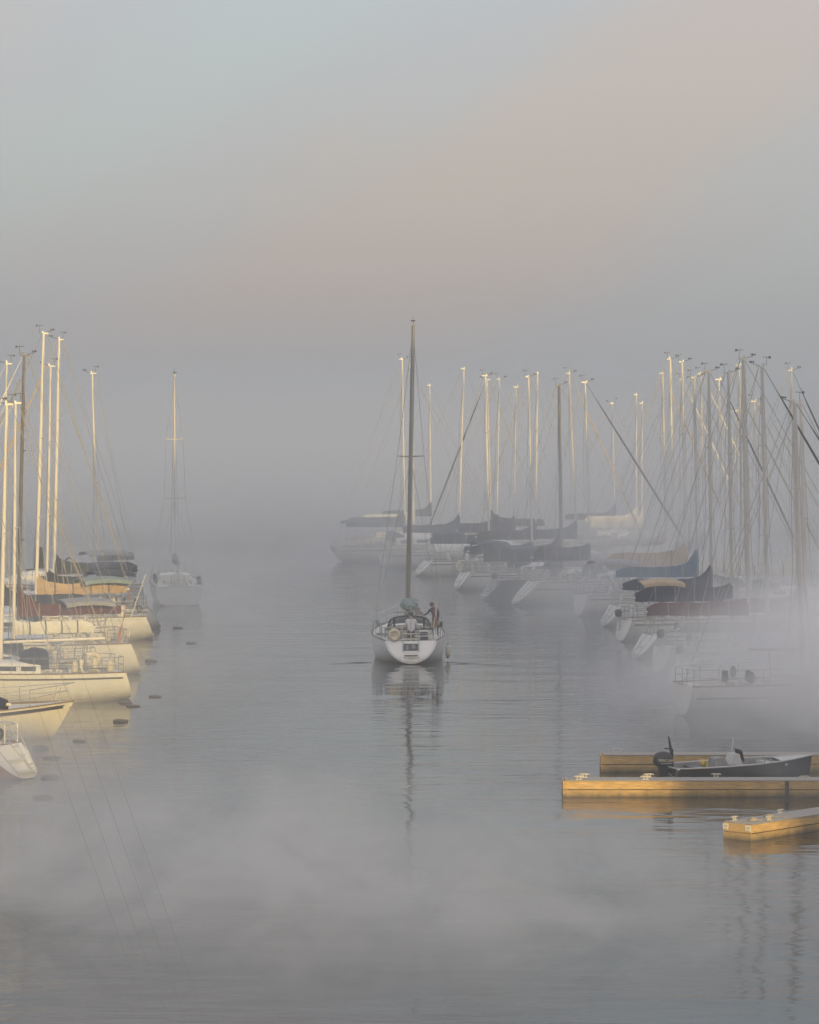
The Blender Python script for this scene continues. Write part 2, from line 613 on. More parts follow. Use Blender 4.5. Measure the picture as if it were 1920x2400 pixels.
# ------------------------------------------------------------------ unseen block added behind the viewer to cast the shadow over the harbour
def make_shade_block():
    perp = Vector((math.cos(SUN_AZ), math.sin(SUN_AZ), 0))
    along = Vector((-math.sin(SUN_AZ), math.cos(SUN_AZ), 0))
    H, w, d = 43.8, 84.0, 14.0
    c = perp * (36.8 + w / 2) - along * 66.0
    root = thing('added_shade_block', 'long brown unseen block added behind the viewer to shade the harbour', 'building', (c.x, c.y, 0.0), SUN_AZ)
    mb = MB(); mb.box((0, 0, H / 2), (w, d, H)); mb.build('wall', M_BRICK, root, smooth=False)
    mb = MB(); mb.box((0, 0, H + 0.2), (w + 0.6, d + 0.6, 0.4))
    for x in (-26, -2, 22): mb.box((x, 0, H + 1.2), (5, 5, 1.6))
    mb.build('roof', M_SOIL, root, smooth=False)
    wm = MB(); wm.box((0, 0, 0), (1.6, 0.08, 1.5)); wme = wm.mesh('window', M_WINDOW)
    for i in range(20):
        for k in range(10):
            o = link('window', wme, root)
            o.location = (-w / 2 + 2.6 + i * 4.15, d / 2 + 0.04, 3.0 + k * 4.0)
    g = MB(); g.box((0, 0, 0), (260, 58, 1.2))
    o = g.build('shore', M_SOIL, None, smooth=False)
    o.location = (60, -42.0, -0.55)
    tag(o, kind='structure')


make_shade_block()


# ------------------------------------------------------------------ sailboats
class Hull:
    def __init__(s, Lw, B, fs=1.0, fb=1.35, bs=0.68, rs=0.35, ob=1.0, px0=0.9, pm=0.36):
        s.pm = pm
        s.L, s.B, s.fs, s.fb, s.bs, s.rs, s.ob, s.px0 = Lw, B, fs, fb, bs, rs, ob, px0

    def b(s, t):
        if t < 0.42:
            k = s.bs + (1 - s.bs) * math.sin(PI / 2 * t / 0.42)
        else:
            k = 1 - ((t - 0.42) / 0.58) ** 2.1
        return max(0.02, k * s.B / 2)

    def zs(s, t):
        return s.fs + (s.fb - s.fs) * t ** 1.8

    def zk(s, t):
        return lerp(0.02, -0.08, t) - 0.42 * math.sin(PI * t)

    def x(s, t, z):
        xs = -s.L / 2 + s.rs * z / s.fs
        xb = s.L / 2 + s.ob * z / s.fb
        return lerp(xs, xb, t)

    def pt(s, t, v, side=1, off=0.0):
        a = v * PI / 2
        px = lerp(s.px0, s.pm, clamp(t / 0.35))
        if t > 0.6: px = lerp(s.pm, 0.9, (t - 0.6) / 0.4)
        y = (s.b(t)) * max(0.0, math.cos(a)) ** px
        z = s.zs(t) - (s.zs(t) - s.zk(t)) * math.sin(a) ** 1.25
        return Vector((s.x(t, z), side * (y + (off if y > 1e-4 else 0)), z))

    def v_at(s, t, z):
        k = clamp((s.zs(t) - z) / (s.zs(t) - s.zk(t)))
        return math.asin(k ** (1 / 1.25)) / (PI / 2)

    def side(s, t, z, sgn, off=0.0):
        return s.pt(t, s.v_at(t, z), sgn, off)

    def t_of(s, x):
        """station whose sheer stands at x"""
        lo, hi = 0.0, 1.0
        for _ in range(30):
            m = (lo + hi) / 2
            if s.x(m, s.zs(m)) < x: lo = m
            else: hi = m
        return (lo + hi) / 2


def strip(h, z0f, z1f, off=0.006, t0=0.0, t1=1.0, n=18):
    mb = MB()
    for sg in (-1, 1):
        a, b_ = [], []
        for i in range(n + 1):
            t = lerp(t0, t1, i / n)
            a.append([h.side(t, z0f(t), sg, off), h.side(t, z1f(t), sg, off)])
        for i in range(n):
            mb.quad(a[i][0], a[i + 1][0], a[i + 1][1], a[i][1])
    return mb


def hull_mesh(h, n=20, m=9):
    mb = MB()
    rs = []
    for i in range(n + 1):
        t = i / n
        r = [h.pt(t, j / m, 1) for j in range(m + 1)]
        r += [h.pt(t, j / m, -1) for j in range(m - 1, -1, -1)]
        rs.append(r)
    mb.rings(rs, closed=False)
    mb.quad(*rs[0])
    return mb


def sailboat(name, label, E, th, h, xm, top, cfg, group=None, roll=0.0, E_is='stern', cat='sailboat'):
    """E: waterline point of the named end; th: heading of the bow; xm: mast station from the stern; top: masthead height; rake in cfg"""
    u = Vector((math.cos(th), math.sin(th), 0))
    c = E + u * h.L / 2 if E_is == 'stern' else E - u * h.L / 2
    root = thing(name, label, cat, (c.x, c.y, 0), th, group)
    root.rotation_euler = (roll, 0, th)
    lod = cfg.get('lod', 0)
    hm = cfg.get('hull', M_WHITE)
    hull_mesh(h).build('hull', hm, root)
    if cfg.get('transom_mat'):
        mb = MB()
        lp = [h.pt(0, j / 12, 1) for j in range(13)] + [h.pt(0, j / 12, -1) for j in range(11, -1, -1)]
        lp = [Vector((p.x - 0.01, p.y * 1.005, p.z)) for p in lp]
        mb.rings([lp, [p + Vector((-0.02, 0, 0)) for p in lp]])
        mb.build('transom', cfg['transom_mat'], root, smooth=False)
    strip(h, lambda t: -0.2, lambda t: cfg.get('boot', 0.10), 0.006).build('boot_stripe', cfg.get('boot_mat', M_BOOT), root)
    if cfg.get('stripe', True):
        dz = cfg.get('stripe_z', 0.16)
        strip(h, lambda t: h.zs(t) - dz - cfg.get('stripe_w', 0.07), lambda t: h.zs(t) - dz, 0.006, 0.02, 0.985).build('sheer_stripe', cfg.get('stripe_mat', M_STRIPE), root)
    # deck, cockpit
    c0, c1 = 0.05, cfg.get('cockpit_end', 0.34)
    mb = MB()
    n = 22
    st = [i / n for i in range(n + 1)]
    st = sorted(set(st + [c0, c1]))

    def wc(t):
        return min(0.62, h.b(t) - 0.28)
    for a, b_ in zip(st[:-1], st[1:]):
        A = [h.pt(a, 0, 1), h.pt(a, 0, -1)]
        Bq = [h.pt(b_, 0, 1), h.pt(b_, 0, -1)]
        dz = Vector((0, 0, -0.02))
        camb = Vector((0, 0, 0.05))
        if a >= c0 - 1e-6 and b_ <= c1 + 1e-6:
            for sg, k in ((1, 0), (-1, 1)):
                mb.quad(A[k] + dz, Bq[k] + dz, Vector((Bq[k].x, sg * wc(b_), Bq[k].z + 0.02)), Vector((A[k].x, sg * wc(a), A[k].z + 0.02)))
        else:
            ma, mb_ = (A[0] + A[1]) / 2 + camb, (Bq[0] + Bq[1]) / 2 + camb
            mb.quad(A[0] + dz, Bq[0] + dz, mb_, ma)
            mb.quad(A[1] + dz, Bq[1] + dz, mb_, ma)
    mb.build('deck', M_DECK, root)
    mb = MB()
    cs = [t for t in st if c0 - 1e-6 <= t <= c1 + 1e-6]
    prof = []
    for t in cs:
        x, z = h.x(t, h.zs(t)), h.zs(t)
        w = wc(t)
        prof.append([(x, w, z + 0.02), (x, w * 0.95, z - 0.22), (x, w * 0.5, z - 0.22), (x, w * 0.45, z - 0.62), (x, -w * 0.45, z - 0.62), (x, -w * 0.5, z - 0.22), (x, -w * 0.95, z - 0.22), (x, -w, z + 0.02)])
    mb.rings(prof, closed=False)
    mb.quad(*prof[0]); mb.quad(*prof[-1])
    mb.build('cockpit', cfg.get('cockpit_mat', M_DECK), root, smooth=False)
    mb = MB()
    for sg in (1, -1):
        mb.tube([h.pt(i / 20, 0, sg, -0.015) + Vector((0, 0, 0.02)) for i in range(21)], 0.03, 5)
    mb.build('toe_rail', cfg.get('rail_mat', M_TEAK), root)
    # cabin
    xs = -h.L / 2
    xc0, xc1 = h.x(c1, h.zs(c1)), xs + cfg.get('cabin_end', 0.74) * h.L
    hc = cfg.get('cabin_h', 0.46)
    rs = []
    nst = 8

    def cab(x, f):
        t = h.t_of(x)
        w = min(0.66 * h.b(t), h.b(t) - 0.28)
        w = max(w, 0.12)
        z = h.zs(t) - 0.02
        q = 1.0 if f < 0.55 else lerp(1.0, 0.22, ((f - 0.55) / 0.45) ** 1.3)
        H = hc * q
        return w, z, H
    for i in range(nst + 1):
        f = i / nst
        x = lerp(xc0, xc1, f)
        w, z, H = cab(x, f)
        rs.append([(x, w, z), (x, w * 0.93, z + H * 0.75), (x, w * 0.80, z + H * 0.98), (x, 0, z + H * 1.12), (x, -w * 0.80, z + H * 0.98), (x, -w * 0.93, z + H * 0.75), (x, -w, z)])
    mb = MB(); mb.rings(rs)
    cabin = mb.build('cabin', cfg.get('cabin_mat', M_WHITE), root)
    if lod < 2:
        for sg in (1, -1):
            for f0, f1 in cfg.get('windows', ((0.06, 0.24), (0.30, 0.52))):
                mb = MB()
                P = []
                for f in (f0, f1):
                    x = lerp(xc0, xc1, f)
                    w, z, H = cab(x, f)
                    for g in (0.28, 0.66):
                        yy = lerp(w, w * 0.93, g / 0.75)
                        P.append((x, sg * (yy + 0.008), z + H * g))
                        P.append((x, sg * (yy - 0.03), z + H * g))
                a0, a0i, a1, a1i, b0, b0i, b1, b1i = P
                mb.rings([[a0, a1, a1i, a0i], [b0, b1, b1i, b0i]])
                mb.build('window', M_WINDOW, cabin, smooth=False)
        x = lerp(xc0, xc1, 0.62)
        w, z, H = cab(x, 0.62)
        mb = MB(); mb.box((x, 0, z + H * 1.12 + 0.02), (0.5, 0.5, 0.06)); mb.build('hatch', M_WINDOW, cabin, smooth=False)
    # mast
    mx_ = xs + xm
    t = h.t_of(mx_)
    zb = h.zs(t) + hc * (0.9 if mx_ < xc1 - 0.4 else 0.05)
    rake = cfg.get('rake', -0.35)
    mr_ = cfg.get('mast_r', 0.085)
    mm = cfg.get('mast', M_ALU)
    top_p = Vector((mx_ + rake, cfg.get('lean', 0.0), top))
    bot_p = Vector((mx_, 0, zb - 0.1))

    def mp_(z):
        f = (z - bot_p.z) / (top_p.z - bot_p.z)
        return bot_p.lerp(top_p, f)
    mb = MB()
    mb.tube([mp_(lerp(bot_p.z, top, f)) for f in (0, 0.5, 0.85, 1.0)], [mr_, mr_, mr_ * 0.95, mr_ * 0.72], 10, flat=0.75)
    mast = mb.build('mast', mm, root)
    sprz = cfg.get('spreaders', (0.5,) if top < 13 else (0.38, 0.68))
    slen = cfg.get('spread_len', 0.62)
    tips = []
    for k, f in enumerate(sprz):
        z = lerp(zb, top, f)
        p = mp_(z)
        for sg in (1, -1):
            tip = p + Vector((-0.06, sg * slen * (1 - 0.18 * k), 0.03))
            mb = MB(); mb.tube([p + Vector((0, sg * mr_ * 0.4, 0)), tip], [0.032, 0.02], 6)
            mb.build('spreader', mm, mast)
            tips.append((sg, tip))
    mb = MB()
    rm = random.Random(label + 'mh')
    k_ = rm.uniform(0.18, 0.42)
    mb.box(top_p + Vector((-0.05 - (0.42 - k_) * 0.3, 0, 0.03)), (k_, 0.10, rm.uniform(0.05, 0.09)))
    mb.box(top_p + Vector((rm.uniform(-0.05, 0.10), 0, 0.09)), (0.08, 0.05, rm.uniform(0.06, 0.2)))
    mb.build('masthead', mm, mast, smooth=False)
    if cfg.get('vane', True) and (lod == 0 or rm.random() < 0.55):
        sgn = rm.choice((1, 1, -1))
        mb = MB()
        mb.tube([top_p + Vector((0.1 * sgn, 0, 0.06)), top_p + Vector((0.45 * sgn, 0.02, 0.16))], 0.012, 4)
        mb.tube([top_p + Vector((0.45 * sgn, 0.02, 0.14)), top_p + Vector((0.45 * sgn, 0.02, 0.24))], 0.01, 4)
        for k in range(3):
            a = k * 2.1
            mb.ball(top_p + Vector((0.45 * sgn + 0.08 * math.cos(a), 0.02 + 0.08 * math.sin(a), 0.22)), 0.045, 6, 4)
        mb.build('anemometer', M_STRIPE, mast)
        mb = MB()
        mb.tube([top_p + Vector((-0.2 * sgn, 0, 0.05)), top_p + Vector((-0.2 * sgn, 0, 0.42))], 0.009, 4)
        mb.tube([top_p + Vector((-0.38 * sgn, 0, 0.40)), top_p + Vector((-0.02 * sgn, 0, 0.43))], 0.011, 4)
        mb.quad(top_p + Vector((-0.38 * sgn, 0.004, 0.34)), top_p + Vector((-0.27 * sgn, 0.004, 0.38)), top_p + Vector((-0.27 * sgn, 0.004, 0.44)), top_p + Vector((-0.38 * sgn, 0.004, 0.47)))
        mb.build('wind_vane', M_STRIPE, mast)
    if cfg.get('whip'):
        mb = MB(); mb.tube([top_p + Vector((-0.1, 0.05, 0)), top_p + Vector((-0.1, 0.05, cfg['whip']))], [0.014, 0.006], 4)
        mb.build('antenna', M_ALUWHITE, mast)
    # standing rigging
    bow = Vector((h.x(1, h.zs(1)) - 0.12, 0, h.zs(1) + 0.05))
    stern = Vector((h.x(0, h.zs(0)) + 0.05, 0, h.zs(0) + 0.05))
    hd = cfg.get('headstay', 1.0)
    hp = mp_(lerp(zb, top, hd)) + Vector((0.08, 0, -0.05))
    if cfg.get('furl'):
        fm = M_CANVAS[cfg['furl']]
        mb = MB()
        pts = [bow.lerp(hp, f) for f in (0, 0.03, 0.05, 0.3, 0.6, 0.85, 0.93, 1.0)]
        mb.tube(pts, [0.012, 0.018, 0.055, 0.065, 0.055, 0.04, 0.013, 0.011], 7)
        mb.build('furled_sail', fm, root)
    else:
        mb = MB(); mb.tube([bow, hp], 0.014, 4); mb.build('forestay', M_WIRE, root)
    bk = mp_(top) + Vector((-0.15, 0, 0))
    if cfg.get('no_backstay'):
        pass
    elif cfg.get('split_backstay'):
        mid = stern.lerp(bk, 0.28)
        mb = MB()
        mb.tube([mid, bk], 0.013, 4)
        wq = h.b(0.02) * 0.75
        for sg in (1, -1):
            mb.tube([stern + Vector((0, sg * wq, 0)), mid], 0.012, 4)
        mb.build('backstay', M_WIRE, root)
    else:
        mb = MB(); mb.tube([stern, bk], 0.014, 4); mb.build('backstay', M_WIRE, root)
    tc_ = h.t_of(mx_ - 0.1)
    for sg in (1, -1):
        ch = h.pt(tc_, 0, sg, -0.06) + Vector((0, 0, 0.03))
        pts = [ch] + [tp for s2, tp in tips if s2 == sg] + [mp_(lerp(zb, top, 0.985))]
        mb = MB(); mb.tube(pts, 0.012, 4); mb.build('shroud', M_WIRE, root)
        if lod < 2:
            mb = MB(); mb.tube([ch + Vector((-0.35, 0, 0)), mp_(lerp(zb, top, sprz[0] - 0.01))], 0.011, 4); mb.build('shroud', M_WIRE, root)
    # boom and cover
    zboom = zb + cfg.get('boom_h', 0.75)
    gp = mp_(zboom) + Vector((-mr_, 0, 0))
    bl = cfg.get('boom_l', min(4.1, xm - 0.5))
    be = gp + Vector((-bl, cfg.get('boom_y', 0.0), cfg.get('boom_up', 0.06)))
    mb = MB(); mb.tube([gp, be], [0.06, 0.055], 8); mb.build('boom', mm if mm is not M_ALUDARK else M_ALU, root)
    cov = cfg.get('cover')
    if cov:
        hh, rise = cfg.get('cover_h', 0.30), cfg.get('cover_rise', 0.85)
        rs = []
        nn = 15
        rnd = random.Random(label)
        for i in range(nn + 1):
            f = i / nn
            p = (gp + Vector((0.12, 0, 0))).lerp(be, f * 0.97)
            H = (hh + rise * math.exp(-f * bl / 0.42)) * (1 if f < 0.9 else lerp(1, 0.5, (f - 0.9) / 0.1)) * rnd.uniform(0.93, 1.07)
            w = 0.17 * (1 - 0.35 * f) * rnd.uniform(0.9, 1.1)
            lo = -0.10 - cfg.get('cover_drop', 0.06) * rnd.uniform(0.6, 1.2)
            sl = rnd.uniform(-0.02, 0.02)
            rs.append([p + Vector((0, w * 0.7, lo)), p + Vector((0, w, 0.03)), p + Vector((0, w * 0.75 + sl, H * 0.55)), p + Vector((0, w * 0.25 + sl, H)),
                       p + Vector((0, -w * 0.25 + sl, H)), p + Vector((0, -w * 0.75 + sl, H * 0.55)), p + Vector((0, -w, 0.03)), p + Vector((0, -w * 0.7, lo))])
        mb = MB(); mb.rings(rs); cv = mb.build('sail_cover', M_CANVAS[cov], root)
        if lod < 2:
            for i in (3, 6, 9, 12):
                ce = sum(rs[i], Vector()) / 8
                ring = [ce + (q - ce) * 1.035 for q in rs[i]]
                dx = (be - gp).normalized() * 0.025
                mb = MB(); mb.rings([[q - dx for q in ring], [q + dx for q in ring]])
                mb.build('tie', M_CANVAS['grey'] if cov in ('navy', 'black', 'blue', 'maroon') else M_CANVAS['navy'], cv, smooth=False)
    # topping lift, mainsheet
    mb = MB()
    mb.tube([be + Vector((0.05, 0, 0.05)), bk], 0.008, 4)
    sh = Vector((be.x + 0.9, 0, h.zs(0.2) + 0.05))
    mb.tube([be + Vector((0.8, 0, -0.05)), sh], 0.018, 4)
    if not cfg.get('no_backstay'):
        mb.build('running_rigging', M_ROPE, root)
    if lod >= 2:
        return root
    # guard rails
    mb = MB()
    ts = [0.10, 0.24, 0.38, 0.52, 0.66, 0.80]
    for sg in (1, -1):
        tops = []
        for t in ts:
            p = h.pt(t, 0, sg, -0.07)
            q = p + Vector((0, 0, 0.62))
            mb.tube([p, q], 0.014, 5)
            tops.append(q)
        for dz in (0, -0.30):
            mb.tube([q + Vector((0, 0, dz)) for q in tops], 0.008, 4)
    mb.build('guard_rail', M_STEEL, root)
    mb = MB()
    a, b_ = h.pt(0.80, 0, 1, -0.07), h.pt(0.80, 0, -1, -0.07)
    tip = bow + Vector((0.16, 0, 0.62))
    up = Vector((0, 0, 0.62))
    mb.tube([a, a + up, (a + up).lerp(tip, 0.7) + Vector((0, 0.1, 0)), tip, (b_ + up).lerp(tip, 0.7) - Vector((0, 0.1, 0)), b_ + up, b_], 0.018, 6)
    mb.tube([a + up * 0.5, bow + Vector((-0.1, 0.04, 0.34))], 0.013, 5)
    mb.tube([b_ + up * 0.5, bow + Vector((-0.1, -0.04, 0.34))], 0.013, 5)
    for sg in (1, -1):
        mb.tube([h.pt(0.93, 0, sg, -0.03), h.pt(0.93, 0, sg, -0.03) + Vector((0.08, 0, 0.60))], 0.016, 5)
    mb.build('pulpit', M_STEEL, root)
    if cfg.get('pushpit', True):
        halves = []
        for z in (0.62, 0.32):
            pts = [h.pt(0.10, 0, 1, -0.07), h.pt(0.03, 0, 1, -0.08), h.pt(0.005, 0, 1, -0.25)]
            pts = [p + Vector((0, 0, z)) for p in pts]
            gap = 0.28
            pts.append(Vector((pts[-1].x, gap, pts[-1].z)))
            halves.append(pts)
        for sg in (1, -1):
            mb = MB()
            for pts in halves:
                mb.tube([Vector((p.x, sg * p.y, p.z)) for p in pts], 0.017, 6)
            for y in (h.b(0.02) - 0.1, 0.28):
                p = Vector((h.x(0.005, h.fs) + 0.03, sg * y, h.fs))
                mb.tube([p, p + Vector((0, 0, 0.62))], 0.016, 5)
            mb.build('pushpit', M_STEEL, root)
    if cfg.get('dodger'):
        dm = M_CANVAS[cfg['dodger']]
        w0 = min(0.95, h.b(c1) - 0.25)
        zc = h.zs(c1) + hc * 0.75
        rs = []
        for f, hh2, ww in ((0, 0.60, 1.0), (0.25, 0.66, 1.0), (0.6, 0.52, 0.95), (1.0, 0.05, 0.85)):
            x = xc0 - 0.35 + f * 1.25
            o_ = []
            for k in range(9):
                a = PI * k / 8
                o_.append(Vector((x, w0 * ww * math.copysign(abs(math.cos(a)) ** 0.6, math.cos(a)), zc - 0.15 + (hh2 + 0.12) * math.sin(a) ** 0.6)))
            i_ = [Vector((p.x, p.y * 0.97, p.z - 0.03)) for p in reversed(o_)]
            rs.append(o_ + i_)
        mb = MB(); mb.rings(rs); dg = mb.build('dodger', dm, root)
        mb = MB(); mb.box((xc0 + 0.75, 0, zc + 0.22), (0.02, w0 * 1.0, 0.18), Matrix.Rotation(math.radians(-38), 3, 'Y'))
        mb.build('dodger_window', M_VINYL, dg, smooth=False)
    if cfg.get('bimini'):
        bmx = M_CANVAS[cfg['bimini']]
        z = h.zs(0.15) + 1.75
        w0 = h.b(0.15) * 0.8
        xa, xb = h.x(0.06, h.fs), h.x(0.27, h.fs)
        rs = []
        for f in (0, 0.25, 0.5, 0.75, 1):
            x = lerp(xa, xb, f)
            o_ = [Vector((x, w0 * y, z + 0.10 * math.sin(PI * f) + 0.14 * (1 - y * y) - (0.12 if abs(y) > 0.95 else 0))) for y in (-1, -0.9, -0.45, 0, 0.45, 0.9, 1)]
            rs.append(o_ + [p + Vector((0, 0, -0.025)) for p in reversed(o_)])
        mb = MB(); mb.rings(rs); bo = mb.build('bimini', bmx, root)
        for sg in (1, -1):
            mb = MB()
            for x in (xa, xb):
                mb.tube([h.pt(0.17, 0, sg, -0.1), (x, sg * w0 * 0.97, z)], 0.016, 5)
            mb.build('bimini_frame', M_STEEL, bo)
    if cfg.get('wheel', True):
        xw = h.x(0.14, h.fs)
        mb = MB(); mb.torus((xw, 0, h.fs + 0.30), 0.42, 0.018, 'x', 20, 6)
        for k in range(6):
            a = k * PI / 3
            mb.tube([(xw, 0, h.fs + 0.30), (xw, 0.42 * math.cos(a), h.fs + 0.30 + 0.42 * math.sin(a))], 0.009, 4)
        mb.build('steering_wheel', M_STEEL, root)
        mb = MB(); mb.tube([(xw + 0.14, 0, h.fs - 0.62), (xw + 0.14, 0, h.fs + 0.36)], [0.10, 0.07], 8)
        mb.box((xw + 0.14, 0, h.fs + 0.42), (0.16, 0.22, 0.14))
        mb.build('binnacle', M_WHITE, root)
    # winches, sail bags
    for sg in (1, -1):
        for f in (0.45, 0.8):
            mb = MB()
            t = lerp(c0, c1, f)
            p = Vector((h.x(t, h.zs(t)), sg * (wc(t) + 0.16), h.zs(t) + 0.0))
            mb.lathe([(0.08, 0), (0.07, 0.06), (0.06, 0.14), (0.075, 0.18)], p, 'z', 8)
            mb.build('winch', M_STEEL, root)
    if cfg.get('scoop'):
        # steps and swim platform moulded in the sloping transom
        mb = MB()
        for k, (z, l) in enumerate(((0.22, 0.34), (0.55, 0.26))):
            x = h.x(0, z) - 0.02
            mb.box((x + 0.02, 0, z), (l, 0.75, 0.05))
        mb.build('transom_steps', M_DECK, root, smooth=False)
        mb = MB()
        for sg in (1, -1):
            mb.tube([(h.x(0, 0.1) - 0.05, sg * 0.42, 0.12), (h.x(0, h.fs) - 0.02, sg * 0.42, h.fs + 0.02), (h.x(0, h.fs) + 0.05, sg * 0.42, h.fs + 0.45)], 0.02, 6)
        mb.build('boarding_rail', M_STEEL, root)
    if cfg.get('ladder'):
        mb = MB()
        x0 = h.x(0, h.fs) - 0.05
        for sg in (1, -1):
            mb.tube([(x0, sg * 0.17 + cfg['ladder'], h.fs + 0.55), (h.x(0, 0.3) - 0.07, sg * 0.17 + cfg['ladder'], 0.3)], 0.015, 5)
        for k in range(4):
            z = 0.4 + k * 0.27
            mb.tube([(h.x(0, z) - 0.07, -0.17 + cfg['ladder'], z), (h.x(0, z) - 0.07, 0.17 + cfg['ladder'], z)], 0.013, 5)
        mb.build('boarding_ladder', M_STEEL, root)
    if cfg.get('outboard') is not None:
        y = cfg['outboard']
        x = h.x(0, h.fs) - 0.16
        z = h.fs + cfg.get('outboard_z', 0.25)
        mb = MB()
        rs = []
        for zz, a, b2 in ((-0.18, 0.10, 0.08), (-0.10, 0.17, 0.13), (0.06, 0.19, 0.14), (0.16, 0.15, 0.11), (0.2, 0.08, 0.06)):
            rs.append([(x - 0.06 + a * math.cos(2 * PI * k / 10), y + b2 * math.sin(2 * PI * k / 10), z + zz) for k in range(10)])
        mb.rings(rs)
        ob_ = mb.build('outboard_cowl', M_RUBBER, root)
        mb = MB(); mb.box((x, y, z - 0.5), (0.12, 0.06, 0.7)); mb.box((x - 0.03, y, z - 0.84), (0.3, 0.10, 0.05)); mb.box((x + 0.12, y, z - 0.2), (0.12, 0.2, 0.22))
        mb.build('outboard_leg', M_GREYHULL, ob_, smooth=False)
    if cfg.get('gear', True):
        # odds and ends stowed on deck and on the rails
        rnd = random.Random(label + 'gear')
        fmat = rnd.choice((M_FENDER, M_WHITE, M_CANVAS['navy']))
        for k in range(4):
            mb = MB()
            t = rnd.uniform(0.06, 0.30)
            sg = rnd.choice((1, -1))
            p = h.pt(t, 0, sg, -0.22)
            mb.lathe([(0.02, 0), (0.11, 0.04), (0.13, 0.25), (0.10, 0.42), (0.02, 0.46)], p + Vector((0, 0, rnd.uniform(0.0, 0.2))), 'z', 8)
            mb.build('deck_fender', fmat, root)
        for k in range(3):
            mb = MB()
            t = rnd.uniform(0.05, 0.22)
            p = h.pt(t, 0, rnd.choice((1, -1)), -0.3)
            mb.torus(p + Vector((0, 0, 0.06 + 0.02 * k)), 0.16, 0.04, 'z', 12, 5)
            mb.build('rope_coil', M_ROPE, root)
    return root


def local_to_world(root, p):
    M = Matrix.Translation(root.location) @ root.rotation_euler.to_matrix().to_4x4()
    return M @ Vector(p)


def mast_d(E, u, px):
    """distance from E along u (towards the bow or away) where a pixel column crosses"""
    q = (px * K - 960) / F
    return (q * E.y - E.x) / (u.x - q * u.y)


def top_z(px, py, Y):
    return at_depth(px, py, Y).z


def moored(name, label, end, end_px, th_deg, Lw, B, mast_px, cfg, hk=None, group=None, roll=0.0):
    """end: 'stern' or 'bow', the waterline end seen at end_px; mast_px: (x_top, y_top, x_base) or None"""
    hk = hk or {}
    h = Hull(Lw, B, **hk)
    E = ground(*end_px)
    th = math.radians(th_deg)
    u = Vector((math.cos(th), math.sin(th), 0))
    if mast_px:
        xt, yt, xb = mast_px
        uu = u if end == 'stern' else -u
        d = mast_d(E, uu, xb)
        d = max(2.0, min(Lw - 1.5, d))
        P = E + uu * d
        top = top_z(xt, yt, P.y)
        dx = (xt - xb) * K * P.y / F
        cfg = dict(cfg)
        cfg['rake'] = max(-0.8, min(0.5, dx / u.x)) if abs(u.x) > 0.3 else -0.2
        xm = d if end == 'stern' else Lw - d
    else:
        xm, top = 0.56 * Lw, 13.2
    return sailboat(name, label, E, th, h, xm, top, cfg, group, roll, end)


GL = 'sailboats moored along the near row'
GR = 'sailboats moored across the fairway'
exec_boats = []

